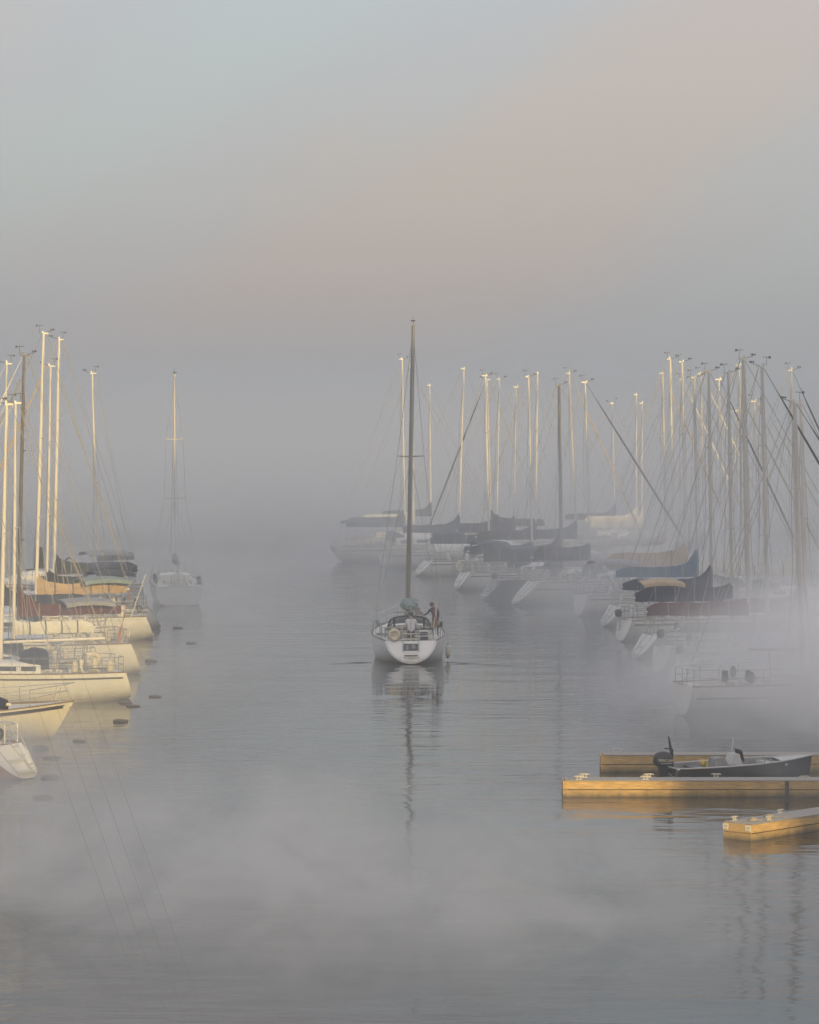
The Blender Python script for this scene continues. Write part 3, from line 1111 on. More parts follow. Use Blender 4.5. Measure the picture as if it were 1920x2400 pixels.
# ------------------------------------------------------------------ the boat under way in the middle
def cruiser():
    h = Hull(9.6, 3.42, fs=1.02, fb=1.42, bs=0.68, rs=0.55, ob=0.9, px0=0.98, pm=0.26)
    E = ground(866, 1399)
    th = math.radians(91.6)
    cfg = dict(hull=M_HERO, stripe=True, stripe_mat=M_GREYHULL, stripe_w=0.03, stripe_z=0.10, boot=0.07, boot_mat=M_BOOT, rail_mat=M_STRIPE, mast=M_ALUGREY, mast_r=0.10,
               spreaders=(0.56,), spread_len=0.62, cover=None, lean=-0.30, rake=-0.25, boom_h=0.45, boom_l=3.0, boom_up=0.0, wheel=True, gear=False, pushpit=False, furl=None,
               cabin_h=0.42, cockpit_end=0.33, boom_y=0.0, whip=None)
    xm = 5.6
    Y = E.y + xm
    top = top_z(866, 686, Y)
    r = sailboat('sailboat', 'white sailboat motoring away in mid channel with two people in its cockpit', E, th, h, xm, top, cfg, None, math.radians(-0.2))
    xs = -h.L / 2
    # transom: raised frame, dark panel in place of the recess, boarding step, name
    def tp(y, z, o=0.0):
        return Vector((h.x(0, z) - 0.01 - o, y, z))
    mb = MB()
    loop = []
    for k in range(25):
        a = PI * k / 24
        y = 0.93 * h.b(0) * math.cos(a)
        v = k / 12 if k <= 12 else (24 - k) / 12
        p = h.pt(0, v, 1)
        loop.append(tp((1 if k <= 12 else -1) * p.y * 0.94, 0.08 + (p.z - 0.02) * 0.93))
    mb.tube(loop, 0.012, 5)
    mb.build('transom_moulding', M_GREYHULL, r)
    mb = MB()
    mb.box(tp(0, 0.74, 0.0), (0.03, 0.66, 0.34), Matrix.Rotation(math.radians(-28), 3, 'Y').inverted())
    mb.build('recess_shade_panel', M_STRIPE, r, smooth=False)  # flat panel on the transom; the opening's shade is put into its dark colour
    mb = MB()
    rot = Matrix.Rotation(math.radians(28), 3, 'Y')
    mb.box(tp(0, 0.48, 0.03), (0.06, 0.62, 0.20), rot)
    mb.build('boarding_step', M_WHITE, r, smooth=False)
    mb = MB(); mb.box(tp(0, 0.375, 0.035), (0.05, 0.60, 0.025), rot); mb.build('step_line', M_STRIPE, r, smooth=False)  # dark strip along the lower edge of the step
    mb = MB(); mb.box(tp(-0.12, 0.76, 0.03), (0.05, 0.16, 0.2), rot); mb.box(tp(0.17, 0.72, 0.03), (0.05, 0.12, 0.24), rot); mb.build('stowed_gear', M_CANVAS['grey'], r, smooth=False)
    # lettering on the transom faces aft
    M = Matrix.Translation(tp(0, 0.25, 0.02)) @ Matrix.Rotation(math.radians(-28), 4, 'Y') @ Matrix(((0, 0, -1, 0), (-1, 0, 0, 0), (0, 1, 0, 0), (0, 0, 0, 1)))
    lettering('TY EAGLE', 0.17, M_GREYINK, r, M)
    # stern rails and folded ladder
    xr = h.x(0, 1.02) + 0.03
    for sg in (1, -1):
        mb = MB()
        mb.tube([tp(sg * 0.36, 0.55, 0.05), tp(sg * 0.36, 1.0, 0.05), (xr - 0.05, sg * 0.36, 1.60), (xr, sg * 0.42, 1.63), (xr, sg * 1.02, 1.62), (xr + 0.3, sg * 1.2, 1.60), (xr + 0.9, sg * 1.36, 1.62), (xr + 0.9, sg * 1.37, 1.05)], 0.02, 6)
        mb.tube([(xr, sg * 0.38, 1.33), (xr, sg * 1.02, 1.32), (xr + 0.3, sg * 1.2, 1.31), (xr + 0.9, sg * 1.36, 1.33)], 0.015, 5)
        mb.tube([(xr, sg * 1.02, 1.02), (xr, sg * 1.02, 1.62)], 0.018, 5)
        mb.build('pushpit', M_STEEL, r)
    mb = MB()
    for z in (1.33, 1.10):
        mb.tube([(xr - 0.04, -0.36, z), (xr - 0.04, 0.36, z)], 0.022, 6)
    mb.build('boarding_ladder', M_STEEL, r)
    # spray hood on hoops, seen from behind: dark frame, clear panels
    xd = xs + 3.05
    mb = MB()
    arch = [(xd, 1.02, 1.36), (xd, 0.98, 1.52), (xd, 0.86, 1.80), (xd, 0.70, 1.90), (xd, 0.35, 1.965), (xd, 0, 1.98), (xd, -0.35, 1.965), (xd, -0.70, 1.90), (xd, -0.86, 1.80), (xd, -0.98, 1.52), (xd, -1.02, 1.36)]
    mb.tube(arch, 0.035, 6)
    mb.tube([(p[0] + 0.9, p[1] * 0.9, min(p[2], 1.62)) for p in arch], 0.02, 6)
    for sg in (1, -1):
        mb.tube([(xd + 0.02, sg * 0.68, 1.36), (xd + 0.02, sg * 0.68, 1.88)], 0.045, 6)
    mb.tube([(xd, -1.0, 1.37), (xd, 1.0, 1.37)], 0.03, 6)
    hood = mb.build('spray_hood', M_CANVAS['black'], r)
    mb = MB()
    rs = []
    for dx, kk, zz in ((0.0, 0.985, 0), (0.5, 0.95, -0.08), (0.93, 0.9, -0.34)):
        o_ = [Vector((p[0] + dx, p[1] * kk, max(1.34, p[2] + zz * (p[2] - 1.36) / 0.6 - 0.02))) for p in arch]
        rs.append(o_ + [Vector((p.x, p.y * 0.985, p.z - 0.012)) for p in reversed(o_)])
    mb.rings(rs)
    mb.build('hood_window', M_VINYL, hood)
    # flaked mainsail in its bag on the boom, seen end on
    mb = MB()
    gp = Vector((xs + xm - 0.15, -0.02, 2.35))
    rs = []
    rnd = random.Random(3)
    for i in range(10):
        f = i / 9
        x = gp.x - 2.6 * f
        w = lerp(0.40, 0.20, f) * rnd.uniform(0.85, 1.15)
        H = lerp(0.62, 0.28, f) * rnd.uniform(0.9, 1.1)
        ring = []
        for k in range(12):
            a = 2 * PI * k / 12
            rr = 1 + 0.16 * math.sin(3 * a + i * 1.3) + rnd.uniform(-0.06, 0.06)
            ring.append((x, -0.08 + w * math.cos(a) * rr, 2.34 + H * 0.42 * math.sin(a) * rr + (H * 0.16 if math.sin(a) > 0 else 0)))
        rs.append(ring)
    mb.rings(rs)
    mb.build('flaked_mainsail', M_CANVAS['green'], r)
    mb = MB()
    mb.tube([(xs + 2.7, 0.75, 2.18), (xs + 2.7, -0.55, 2.20)], 0.025, 6)
    mb.box((xs + 2.75, -0.45, 2.12), (0.3, 0.36, 0.12))
    mb.box((xs + 2.95, -0.36, 2.30), (0.3, 0.26, 0.2))
    for y in (-0.30, 0.22):
        mb.tube([(xs + 2.7, y, 2.2), (xs + 2.9, y * 0.7, 1.4)], 0.02, 5)
    mb.build('boom_gallows', M_ALUGREY, r)
    # cockpit cushions, coaming lockers, grill on the rail
    mb = MB(); mb.box((xs + 1.45, -0.62, 1.14), (1.3, 0.34, 0.16)); mb.box((xs + 1.2, -0.62, 1.30), (0.5, 0.3, 0.14)); mb.build('cockpit_cushion', M_CANVAS['navy'], r, smooth=False)
    mb = MB(); mb.box((xs + 1.5, -0.62, 1.40), (0.9, 0.42, 0.04)); mb.box((xs + 0.95, -0.55, 1.20), (0.3, 0.75, 0.06)); mb.build('locker_lid', M_WHITE, r, smooth=False)
    mb = MB(); mb.lathe([(0.02, -0.2), (0.13, -0.17), (0.155, -0.05), (0.155, 0.05), (0.13, 0.17), (0.02, 0.2)], (xs + 0.95, -1.16, 1.74), 'y', 12)
    gr = mb.build('rail_grill', M_OLIVE, r)
    mb = MB(); mb.box((xs + 0.95, -1.40, 1.74), (0.24, 0.10, 0.24)); mb.build('grill_box', M_RUBBER, gr, smooth=False)
    # gear on the port side deck
    mb = MB()
    for x, y, z in ((2.6, 1.38, 1.62), (3.2, 1.42, 1.65), (3.9, 1.44, 1.66)):
        mb.lathe([(0.02, -0.12), (0.09, -0.09), (0.10, 0.09), (0.02, 0.12)], (xs + x, y, z), 'x', 8)
    mb.torus((xs + 2.9, 1.25, 1.16), 0.2, 0.05, 'z', 12, 5)
    mb.build('rail_gear', M_CANVAS['green'], r)
    mb = MB()
    for x, y0 in ((1.0, 1.15), (2.0, 1.3)):
        mb.box((xs + x, y0 - 0.02, 1.35), (0.5, 0.05, 0.36))
    mb.build('weather_cloth', M_CANVAS['green'], r, smooth=False)
    # whip antenna on the starboard quarter
    mb = MB(); mb.tube([(xs + 0.65, -0.98, 1.05), (xs + 0.65, -1.00, 1.35), (xs + 0.65, -1.18, 2.6), (xs + 0.65, -1.42, 4.25)], [0.03, 0.022, 0.014, 0.008], 5)
    mb.build('whip_antenna', M_ALUWHITE, r)
    return r, h, xs


CRUISER, CH, CXS = cruiser()


def on_cruiser(p):
    bpy.context.view_layer.update()
    return CRUISER.matrix_world @ Vector(p)


# ------------------------------------------------------------------ people
def person(label, joints, edges, clothes, loc, rz, hair_mat, hands, head, toward):
    """joints: name -> (x,y,z,radius), local to the feet; clothes: joint name -> material slot; hands: wrist name -> direction"""
    names = list(joints)
    me = bpy.data.meshes.new('person')
    me.from_pydata([joints[n][:3] for n in names], [(names.index(a), names.index(b)) for a, b in edges], [])
    ob = bpy.data.objects.new('tmp_body', me)
    COL.objects.link(ob)
    sk = ob.modifiers.new('skin', 'SKIN')
    sd = me.skin_vertices[0].data
    for i, n in enumerate(names):
        r = joints[n][3]
        sd[i].radius = r if isinstance(r, tuple) else (r, r)
        sd[i].use_root = (n == 'pelvis')
    sk.use_smooth_shade = True
    ss = ob.modifiers.new('sub', 'SUBSURF')
    ss.levels = 2
    ss.render_levels = 2
    dg = bpy.context.evaluated_depsgraph_get()
    bme = bpy.data.meshes.new_from_object(ob.evaluated_get(dg))
    bpy.data.objects.remove(ob)
    mats = [M_SKIN] + clothes['mats']
    segs = [(Vector(joints[a][:3]), Vector(joints[b][:3]), clothes['slot'].get((a, b), 0)) for a, b in edges]
    mb = MB()
    mb.v = [tuple(v.co) for v in bme.vertices]
    for p in bme.polygons:
        c = p.center
        best = min(segs, key=lambda s: ((s[0] + (s[1] - s[0]) * clamp((c - s[0]).dot(s[1] - s[0]) / max(1e-9, (s[1] - s[0]).length_squared))) - c).length)
        mb.f.append(tuple(p.vertices)); mb.mi.append(best[2])
    bpy.data.meshes.remove(bme)
    mb.cur = 0
    # hands: palm and five bent fingers
    for w, d in hands.items():
        p = Vector(joints[w][:3]); d = Vector(d).normalized()
        side = d.cross(Vector((0, 0, 1)))
        if side.length < 0.2: side = Vector((1, 0, 0))
        side.normalize()
        dn = side.cross(d).normalized()
        mb.tube([p - d * 0.02, p + d * 0.03, p + d * 0.09], [0.028, 0.04, 0.036], 8, flat=0.5)
        for k, (off, ln) in enumerate(((-0.03, 0.065), (-0.01, 0.08), (0.011, 0.075), (0.031, 0.06))):
            a = p + d * 0.08 + side * off
            mb.tube([a, a + d * ln * 0.5 - dn * 0.008, a + d * ln * 0.75 - dn * 0.03, a + d * ln * 0.8 - dn * 0.05], [0.010, 0.009, 0.008, 0.006], 6)
        a = p + d * 0.03 - side * 0.03
        mb.tube([a, a - side * 0.03 + d * 0.03, a - side * 0.035 + d * 0.065], [0.012, 0.010, 0.008], 6)
    # face: nose, ears, eyes
    hc, hr = Vector(head[0]), head[1]
    fw = Vector(toward).normalized()
    sd_ = fw.cross(Vector((0, 0, 1))).normalized()
    mb.tube([hc + fw * hr * 0.86 + Vector((0, 0, 0.01)), hc + fw * (hr + 0.018) + Vector((0, 0, -0.025))], [0.008, 0.014], 6)
    for sg in (1, -1):
        mb.ball(hc + sd_ * sg * hr * 0.84 - Vector((0, 0, 0.01)), (0.018, 0.018, 0.032), 8, 5)
    root = mb.build('person', mats, None)
    root.location = loc
    root.rotation_euler = (0, 0, rz)
    tag(root, label, 'person')
    hb = MB()
    hb.ball(hc - fw * 0.030 + Vector((0, 0, 0.028)), (hr * 1.20, hr * 1.20, hr * 1.25), 14, 8)
    hb.build('hair', hair_mat, root)
    eb = MB()
    for sg in (1, -1):
        eb.ball(hc + fw * hr * 0.90 + sd_ * sg * 0.032 + Vector((0, 0, 0.012)), 0.011, 8, 5)
    eb.build('eye', M_STRIPE, root)
    mo = MB(); mo.tube([hc + fw * hr * 0.9 - sd_ * 0.022 - Vector((0, 0, 0.055)), hc + fw * hr * 0.93 - Vector((0, 0, 0.057)), hc + fw * hr * 0.9 + sd_ * 0.022 - Vector((0, 0, 0.055))], 0.005, 5)
    mo.build('mouth', M_FLAGRED, root)
    return root


# helmsman: local x right, y forward, standing at the wheel, back to the viewer
J = {
    'pelvis': (0, 0, 0.93, (0.155, 0.115)), 'belly': (0, 0.01, 1.10, (0.155, 0.11)), 'chest': (0, 0.0, 1.34, (0.19, 0.125)), 'neckb': (0, 0.01, 1.49, (0.07, 0.065)), 'neck': (0, 0.03, 1.55, (0.052, 0.052)),
    'head': (0, 0.05, 1.66, (0.082, 0.095)), 'crown': (0, 0.045, 1.74, (0.07, 0.08)),
    'shL': (-0.19, 0, 1.43, 0.065), 'elL': (-0.27, 0.06, 1.16, 0.046), 'wrL': (-0.20, 0.28, 1.06, 0.03),
    'shR': (0.19, 0, 1.43, 0.065), 'elR': (0.27, 0.06, 1.16, 0.046), 'wrR': (0.20, 0.28, 1.06, 0.03),
    'hipL': (-0.10, 0, 0.88, 0.10), 'knL': (-0.12, 0.02, 0.50, 0.066), 'anL': (-0.13, -0.02, 0.09, 0.046), 'toL': (-0.14, 0.15, 0.035, 0.035),
    'hipR': (0.10, 0, 0.88, 0.10), 'knR': (0.12, 0.03, 0.50, 0.066), 'anR': (0.13, 0.0, 0.09, 0.046), 'toR': (0.14, 0.17, 0.035, 0.035),
}
EDG = [('pelvis', 'belly'), ('belly', 'chest'), ('chest', 'neckb'), ('neckb', 'neck'), ('neck', 'head'), ('head', 'crown'),
       ('chest', 'shL'), ('shL', 'elL'), ('elL', 'wrL'), ('chest', 'shR'), ('shR', 'elR'), ('elR', 'wrR'),
       ('pelvis', 'hipL'), ('hipL', 'knL'), ('knL', 'anL'), ('anL', 'toL'), ('pelvis', 'hipR'), ('hipR', 'knR'), ('knR', 'anR'), ('anR', 'toR')]
SL1 = {('pelvis', 'belly'): 1, ('belly', 'chest'): 1, ('chest', 'neckb'): 1, ('chest', 'shL'): 1, ('chest', 'shR'): 1, ('shL', 'elL'): 1, ('shR', 'elR'): 1,
       ('pelvis', 'hipL'): 2, ('pelvis', 'hipR'): 2, ('hipL', 'knL'): 2, ('hipR', 'knR'): 2, ('knL', 'anL'): 2, ('knR', 'anR'): 2, ('anL', 'toL'): 3, ('anR', 'toR'): 3}
p = on_cruiser((CXS + 1.0, -0.03, 0.48))
person('person in a white T-shirt steering, seen from behind, bare headed', J, EDG, {'mats': [M_SHIRT, M_PANTS, M_STRIPE], 'slot': SL1},
       p, math.radians(1.6), M_HAIR, {'wrL': (0.1, 1, 0.1), 'wrR': (-0.1, 1, 0.1)}, ((0, 0.05, 1.68), 0.088), (0, 1, -0.1))
# crew: standing on the starboard seat, bent towards the spray hood, one arm out to its hoop
J2 = {
    'pelvis': (0.06, 0, 0.78, (0.14, 0.115)), 'belly': (0.07, 0.03, 0.93, (0.14, 0.11)), 'chest': (0.02, 0.12, 1.15, (0.18, 0.125)), 'neckb': (-0.03, 0.18, 1.27, (0.065, 0.06)), 'neck': (-0.06, 0.22, 1.31, (0.05, 0.05)),
    'head': (-0.10, 0.27, 1.39, (0.08, 0.092)), 'crown': (-0.12, 0.28, 1.46, (0.065, 0.075)),
    'shL': (-0.16, 0.14, 1.22, 0.06), 'elL': (-0.30, 0.28, 1.01, 0.044), 'wrL': (-0.48, 0.50, 0.92, 0.03),
    'shR': (0.17, 0.12, 1.20, 0.06), 'elR': (0.22, 0.14, 0.93, 0.044), 'wrR': (0.18, 0.30, 0.74, 0.03),
    'hipL': (-0.03, 0, 0.73, 0.09), 'knL': (-0.05, 0.10, 0.40, 0.062), 'anL': (-0.05, -0.02, 0.08, 0.044), 'toL': (-0.06, 0.14, 0.035, 0.034),
    'hipR': (0.15, 0, 0.73, 0.09), 'knR': (0.17, 0.08, 0.40, 0.062), 'anR': (0.17, -0.04, 0.08, 0.044), 'toR': (0.18, 0.12, 0.035, 0.034),
}
SL2 = dict(SL1)
for k in (('elL', 'wrL'), ('elR', 'wrR')): SL2[k] = 1
p = on_cruiser((CXS + 1.95, -1.10, 1.12))
person('person in a black jacket leaning over beside the spray hood, arm stretched out', J2, EDG, {'mats': [M_JACKET, M_PANTS, M_STRIPE], 'slot': SL2},
       p, math.radians(1.6), mat('auburn_hair', (0.12, 0.075, 0.055), 0.7), {'wrL': (-0.7, 0.7, 0.0), 'wrR': (0, 1, -0.4)}, ((-0.105, 0.275, 1.405), 0.085), (-0.35, 0.9, -0.3))


# flag, lifebuoy, fender carried by the cruiser
def flag(loc, rz):
    r = thing('flag', 'drooping red and white flag on a short pale staff at the stern rail', 'flag', loc, rz)
    mb = MB(); mb.tube([(0, 0, 0), (0.0, -0.05, 1.32)], 0.016, 6); mb.ball((0, -0.05, 1.34), 0.03, 8, 5); mb.build('staff', M_ALUWHITE, r)
    def cloth(x0, x1, m, nm):
        mb = MB()
        rs = []
        for i in range(9):
            f = i / 8
            z = 1.26 - f * 0.80
            row = []
            for k in range(9):
                g = lerp(x0, x1, k / 8)
                fold = 0.05 * math.sin(g * 11 + f * 2.5) * (0.4 + f)
                y = -0.05 + 0.17 * g * (1 - 0.45 * f)
                row.append(Vector((fold, y, z - g * 0.16 * (1 + f) )))
            rs.append(row + [q + Vector((0.006, 0, 0)) for q in reversed(row)])
        mb.rings(rs)
        mb.build(nm, m, r)
    cloth(0.0, 0.40, M_FLAGRED, 'red_band'); cloth(0.405, 0.55, M_FLAGWHITE, 'white_band'); cloth(0.555, 1.0, M_FLAGRED, 'red_band')
    return r


flag(on_cruiser((CXS + 0.75, -1.13, 1.30)), math.radians(91.6))


def lifebuoy(label, loc, rz, R=0.27, r=0.085, m=None, tilt=0.0, cover=True, group=None):
    m = m or M_BUOY
    o = thing('lifebuoy', label, 'lifebuoy', loc, rz, group)
    o.rotation_euler = (0, tilt, rz)
    mb = MB(); mb.torus((0, 0, 0), R - r, r, 'x', 24, 8); mb.build('ring', m, o)
    mb = MB()
    for k in range(4):
        a = PI / 4 + k * PI / 2
        mb.torus((0, (R - r) * math.cos(a), (R - r) * math.sin(a)), r * 1.04, 0.008, 'z', 12, 4)
    mb.torus((0, 0, 0), R + 0.02, 0.010, 'x', 24, 4)
    mb.build('grab_line', M_ROPE, o)
    if cover:
        mb = MB(); mb.lathe([(0.01, -0.03), (R - 2 * r + 0.02, -0.025), (R - 2 * r + 0.02, 0.025), (0.01, 0.03)], (0, 0, 0), 'x', 16); mb.build('inner_cover', M_FENDER, o)
    return o


lifebuoy('cream lifebuoy hung on the stern rail beside the person in a white T-shirt', on_cruiser((CXS + 0.50, 0.74, 1.30)), math.radians(91.6), R=0.28)


def fender(label, loc, group=None, m=None, R=0.12, H=0.56):
    o = thing('fender', label, 'fender', loc, 0, group)
    mb = MB(); mb.lathe([(0.03, -H / 2), (R * 0.8, -H / 2 + 0.05), (R, -H / 2 + 0.12), (R, H / 2 - 0.12), (R * 0.8, H / 2 - 0.05), (0.03, H / 2)], (0, 0, 0), 'z', 12); mb.build('body', m or M_FENDER, o)
    mb = MB(); mb.lathe([(0.035, H / 2 - 0.01), (0.04, H / 2 + 0.06), (0.01, H / 2 + 0.07)], (0, 0, 0), 'z', 8); mb.lathe([(0.01, -H / 2 - 0.05), (0.06, -H / 2 - 0.04), (0.05, -H / 2 + 0.02)], (0, 0, 0), 'z', 8)
    mb.build('end_cap', M_RUBBER, o)
    mb = MB(); mb.tube([(0, 0, H / 2 + 0.05), (0.0, 0.0, H / 2 + 0.62)], 0.010, 4); mb.build('rope', M_ROPE, o)
    return o


pf = on_cruiser((CXS + 2.3, -1.74, 0.42))
fender('pale fender hanging from the starboard side of the boat under way', pf)

# ------------------------------------------------------------------ boats along the port-hand row (sterns or bows towards the channel)
TH_L = 200.0
LB = []
LB.append(moored('sailboat', 'red hulled sailboat with a white sloping transom, nearest in its row', 'stern', (62, 1640), 152.0, 8.8, 2.9, None,
       dict(hull=M_REDHULL, transom_mat=M_WHITE, stripe=True, stripe_mat=M_WHITE, stripe_w=0.05, stripe_z=0.02, boot_mat=M_WHITE, boot=0.06, cover='navy', scoop=True, outboard=0.5, outboard_z=0.4, ladder=-0.55, mast=M_ALUWHITE), dict(fs=1.0, fb=1.35, bs=0.72, rs=1.05, px0=0.7), GL))
LB.append(moored('sailboat', 'cream sailboat moored bow out with a dark band under its rail and a steel pulpit', 'bow', (112, 1553), 20.0, 8.2, 2.8, None,
       dict(hull=M_CREAM, stripe_w=0.13, stripe_z=0.07, boot=0.05, cover='navy', dodger='navy', mast=M_ALU), dict(fs=0.95, fb=1.25, bs=0.7, rs=0.3, ob=0.75), GL))
LB.append(moored('sailboat', 'cream sailboat with a round lifebuoy on its stern rail and name on its side', 'stern', (221, 1444), TH_L, 9.8, 3.1, (33, 850, 27),
       dict(hull=M_CREAM, stripe_w=0.035, stripe_z=0.06, boot=0.05, cover='white', cover_h=0.34, cover_rise=0.15, boom_h=0.85, dodger='navy', mast=M_ALUWHITE, mast_r=0.09, furl='white', ladder=None), dict(fs=1.05, fb=1.35, bs=0.7, rs=0.6, px0=0.9), GL))
LB.append(moored('sailboat', 'white sailboat with maroon sail cover, brown mast and scooped stern in golden light', 'stern', (289, 1415), TH_L, 10.2, 3.2, (51, 750, 36),
       dict(hull=M_WHITE, stripe=False, boot=0.07, boot_mat=M_FLAGRED, cover='maroon', cover_h=0.30, cover_rise=1.1, boom_l=4.6, boom_h=0.9, bimini='grey', scoop=True, mast=M_ALUDARK, mast_r=0.10, furl='white', split_backstay=True, spreaders=(0.34, 0.66)), dict(fs=1.32, fb=1.5, bs=0.78, rs=0.62, px0=0.45), GL))
LB.append(moored('sailboat', 'tall masted white sailboat with tan sail cover and letters on its quarter', 'stern', (318, 1344), TH_L, 11.2, 3.5, (92, 703, 74),
       dict(hull=M_WHITE, stripe_w=0.03, stripe_mat=M_GREYHULL, stripe_z=0.10, boot=0.07, cover='tan', cover_h=0.36, cover_rise=0.75, boom_l=4.6, bimini='green', mast=M_ALUWHITE, mast_r=0.115, furl='grey', scoop=True, outboard=-0.8, spreaders=(0.33, 0.62)), dict(fs=1.15, fb=1.5, bs=0.74, rs=0.62, px0=0.75), GL))
LB.append(moored('sailboat', 'white sailboat with grey sloping stern half hidden behind the tan covered one', 'stern', (336, 1322), TH_L, 10.2, 3.3, (107, 772, 97),
       dict(hull=M_WHITE, stripe_mat=M_BLUESTRIPE, cover='black', cover_h=0.36, cover_rise=0.5, boom_l=4.4, bimini='navy', mast=M_ALUWHITE, mast_r=0.085, scoop=True, furl=None, spreaders=(0.36, 0.68)), dict(fs=1.1, fb=1.4, bs=0.74, rs=0.95, px0=0.75), GL))
LB.append(moored('sailboat', 'white sailboat with long dark sail cover and mast crowded beside thinner ones', 'stern', (322, 1303), TH_L, 10.6, 3.4, (125, 716, 112),
       dict(hull=M_WHITE, cover='black', cover_h=0.42, cover_rise=0.6, boom_l=4.6, boom_h=1.0, bimini='navy', mast=M_ALUWHITE, mast_r=0.12, furl='tan', scoop=True, spreaders=(0.36, 0.68)), dict(fs=1.15, fb=1.5, bs=0.74, rs=0.8, px0=0.75), GL))
LB.append(moored('sailboat', 'pale sailboat with arched dark hoop by its mast and broad grey coachroof', 'stern', (300, 1272), TH_L, 11.0, 3.6, (195, 787, 206),
       dict(hull=M_GREYHULL, cover='grey', cover_h=0.3, cover_rise=0.2, cabin_h=0.8, mast=M_ALUWHITE, mast_r=0.09, bimini='grey', spreaders=(0.45,), furl=None), dict(fs=1.2, fb=1.5, bs=0.74, rs=0.4, px0=0.75), GL))
LB.append(moored('sailboat', 'faint grey sailboat lying end on with a thin pale mast, alone in the fog', 'stern', (378, 1276), 97.0, 9.0, 3.0, None,
       dict(hull=M_GREYHULL, cover='grey', cover_h=0.2, cover_rise=0.3, mast=M_ALU, mast_r=0.05, stripe=False), dict(fs=1.1, fb=1.5, bs=0.9, rs=0.25, px0=0.26), GL))
# three hulls deeper in the row, seen mostly as masts at the picture's edge
for (xt, yt, xb, ex, ey, mr2, mmat, lab, cv) in (
        (11, 766, 3, 262, 1392, 0.07, M_ALUWHITE, 'sailboat with a slim white mast between the maroon and the tan covered boats', 'navy'),
        (5, 853, -2, 226, 1474, 0.09, M_ALUWHITE, 'sailboat with short thick white mast cut by the picture edge', 'white'),
        (-3, 850, -9, 160, 1500, 0.08, M_ALUWHITE, 'sailboat with its mast just outside the picture, behind the bow out boat', 'navy')):
    pass


# hoop over the pale sailboat
def hoop():
    r = LB[7]
    mb = MB()
    mb.tube([(-1.2 + 0.0 * k, 1.5 * math.cos(PI * k / 10), 2.0 + 0.75 * math.sin(PI * k / 10)) for k in range(11)], 0.05, 6)
    mb.tube([(0.6, 0.0, 2.2), (0.62, 0.0, 3.4)], [0.32, 0.24], 8)
    mb.build('canvas_hoop', M_CANVAS['black'], r)


hoop()

# lifebuoy on the ring boat, its name, the letters on the quarter
def on(r, p):
    bpy.context.view_layer.update()
    return r.matrix_world @ Vector(p)


R3 = LB[2]
lifebuoy('cream lifebuoy on the stern rail of the sailboat beside the scooped stern', on(R3, (-4.9 + 0.85, 1.30, 1.20)), math.radians(TH_L + 80), R=0.33, r=0.10, cover=False)
h3 = Hull(9.8, 3.1, fs=1.05, fb=1.35, bs=0.7, rs=0.6, px0=0.9)


def side_text(r, h, t, z, body, size, m, sg):
    p = h.side(t, z, sg, 0.015)
    q = h.side(t + 0.02, z, sg, 0.015)
    ex = (q - p).normalized() * (1 if sg < 0 else -1)
    up = (h.side(t, z + 0.1, sg, 0.015) - p).normalized()
    nz = ex.cross(up).normalized()
    M = Matrix((ex, up, nz)).transposed().to_4x4()
    lettering(body, size, m, r, Matrix.Translation(p) @ M)


side_text(R3, h3, 0.42, 0.72, 'CITY LADY', 0.20, M_BLUESTRIPE, 1)
side_text(LB[4], Hull(11.2, 3.5, fs=1.15, fb=1.5, bs=0.74, rs=0.62, px0=0.75), 0.17, 0.62, 'B O I S', 0.26, M_GOLD, 1)

# dan buoy poles and horseshoe buoy on the maroon covered boat
def poles():
    r = LB[3]
    h = Hull(10.2, 3.2, fs=1.32, fb=1.5, bs=0.78, rs=0.62, px0=0.45)
    x = h.x(0.02, 1.05)
    mb = MB(); mb.tube([(x + 0.25, 0.5, 1.0), (x - 0.95, 0.55, 4.3)], [0.02, 0.012], 5); mb.build('flag_pole', M_ALUWHITE, r)
    mb = MB(); mb.tube([(x + 0.3, 0.45, 1.2), (x + 0.1, 0.46, 2.1)], [0.06, 0.045], 6); mb.build('danbuoy_float', M_ORANGE, r)
    mb = MB(); mb.tube([(x + 0.1, 0.46, 2.1), (x - 0.3, 0.48, 3.7)], 0.014, 5); mb.build('danbuoy_pole', M_FLAGRED, r)
    mb = MB(); mb.torus((x - 0.05, 0.2, 1.7), 0.22, 0.07, 'y', 16, 6, arc=PI * 1.5, start=-PI * 0.25); mb.build('horseshoe_buoy', M_BUOY, r)


poles()

# ------------------------------------------------------------------ boats along the starboard-hand row
TH_R = 13.0
RB = []
NV = dict(boot=0.07)


def rb(label, end_px, L_, B_, mast_px, cfg, hk=None, th=TH_R):
    c = dict(NV); c.update(cfg)
    RB.append(moored('sailboat', label, 'stern', end_px, th, L_, B_, mast_px, c, hk, GR))
    return RB[-1]


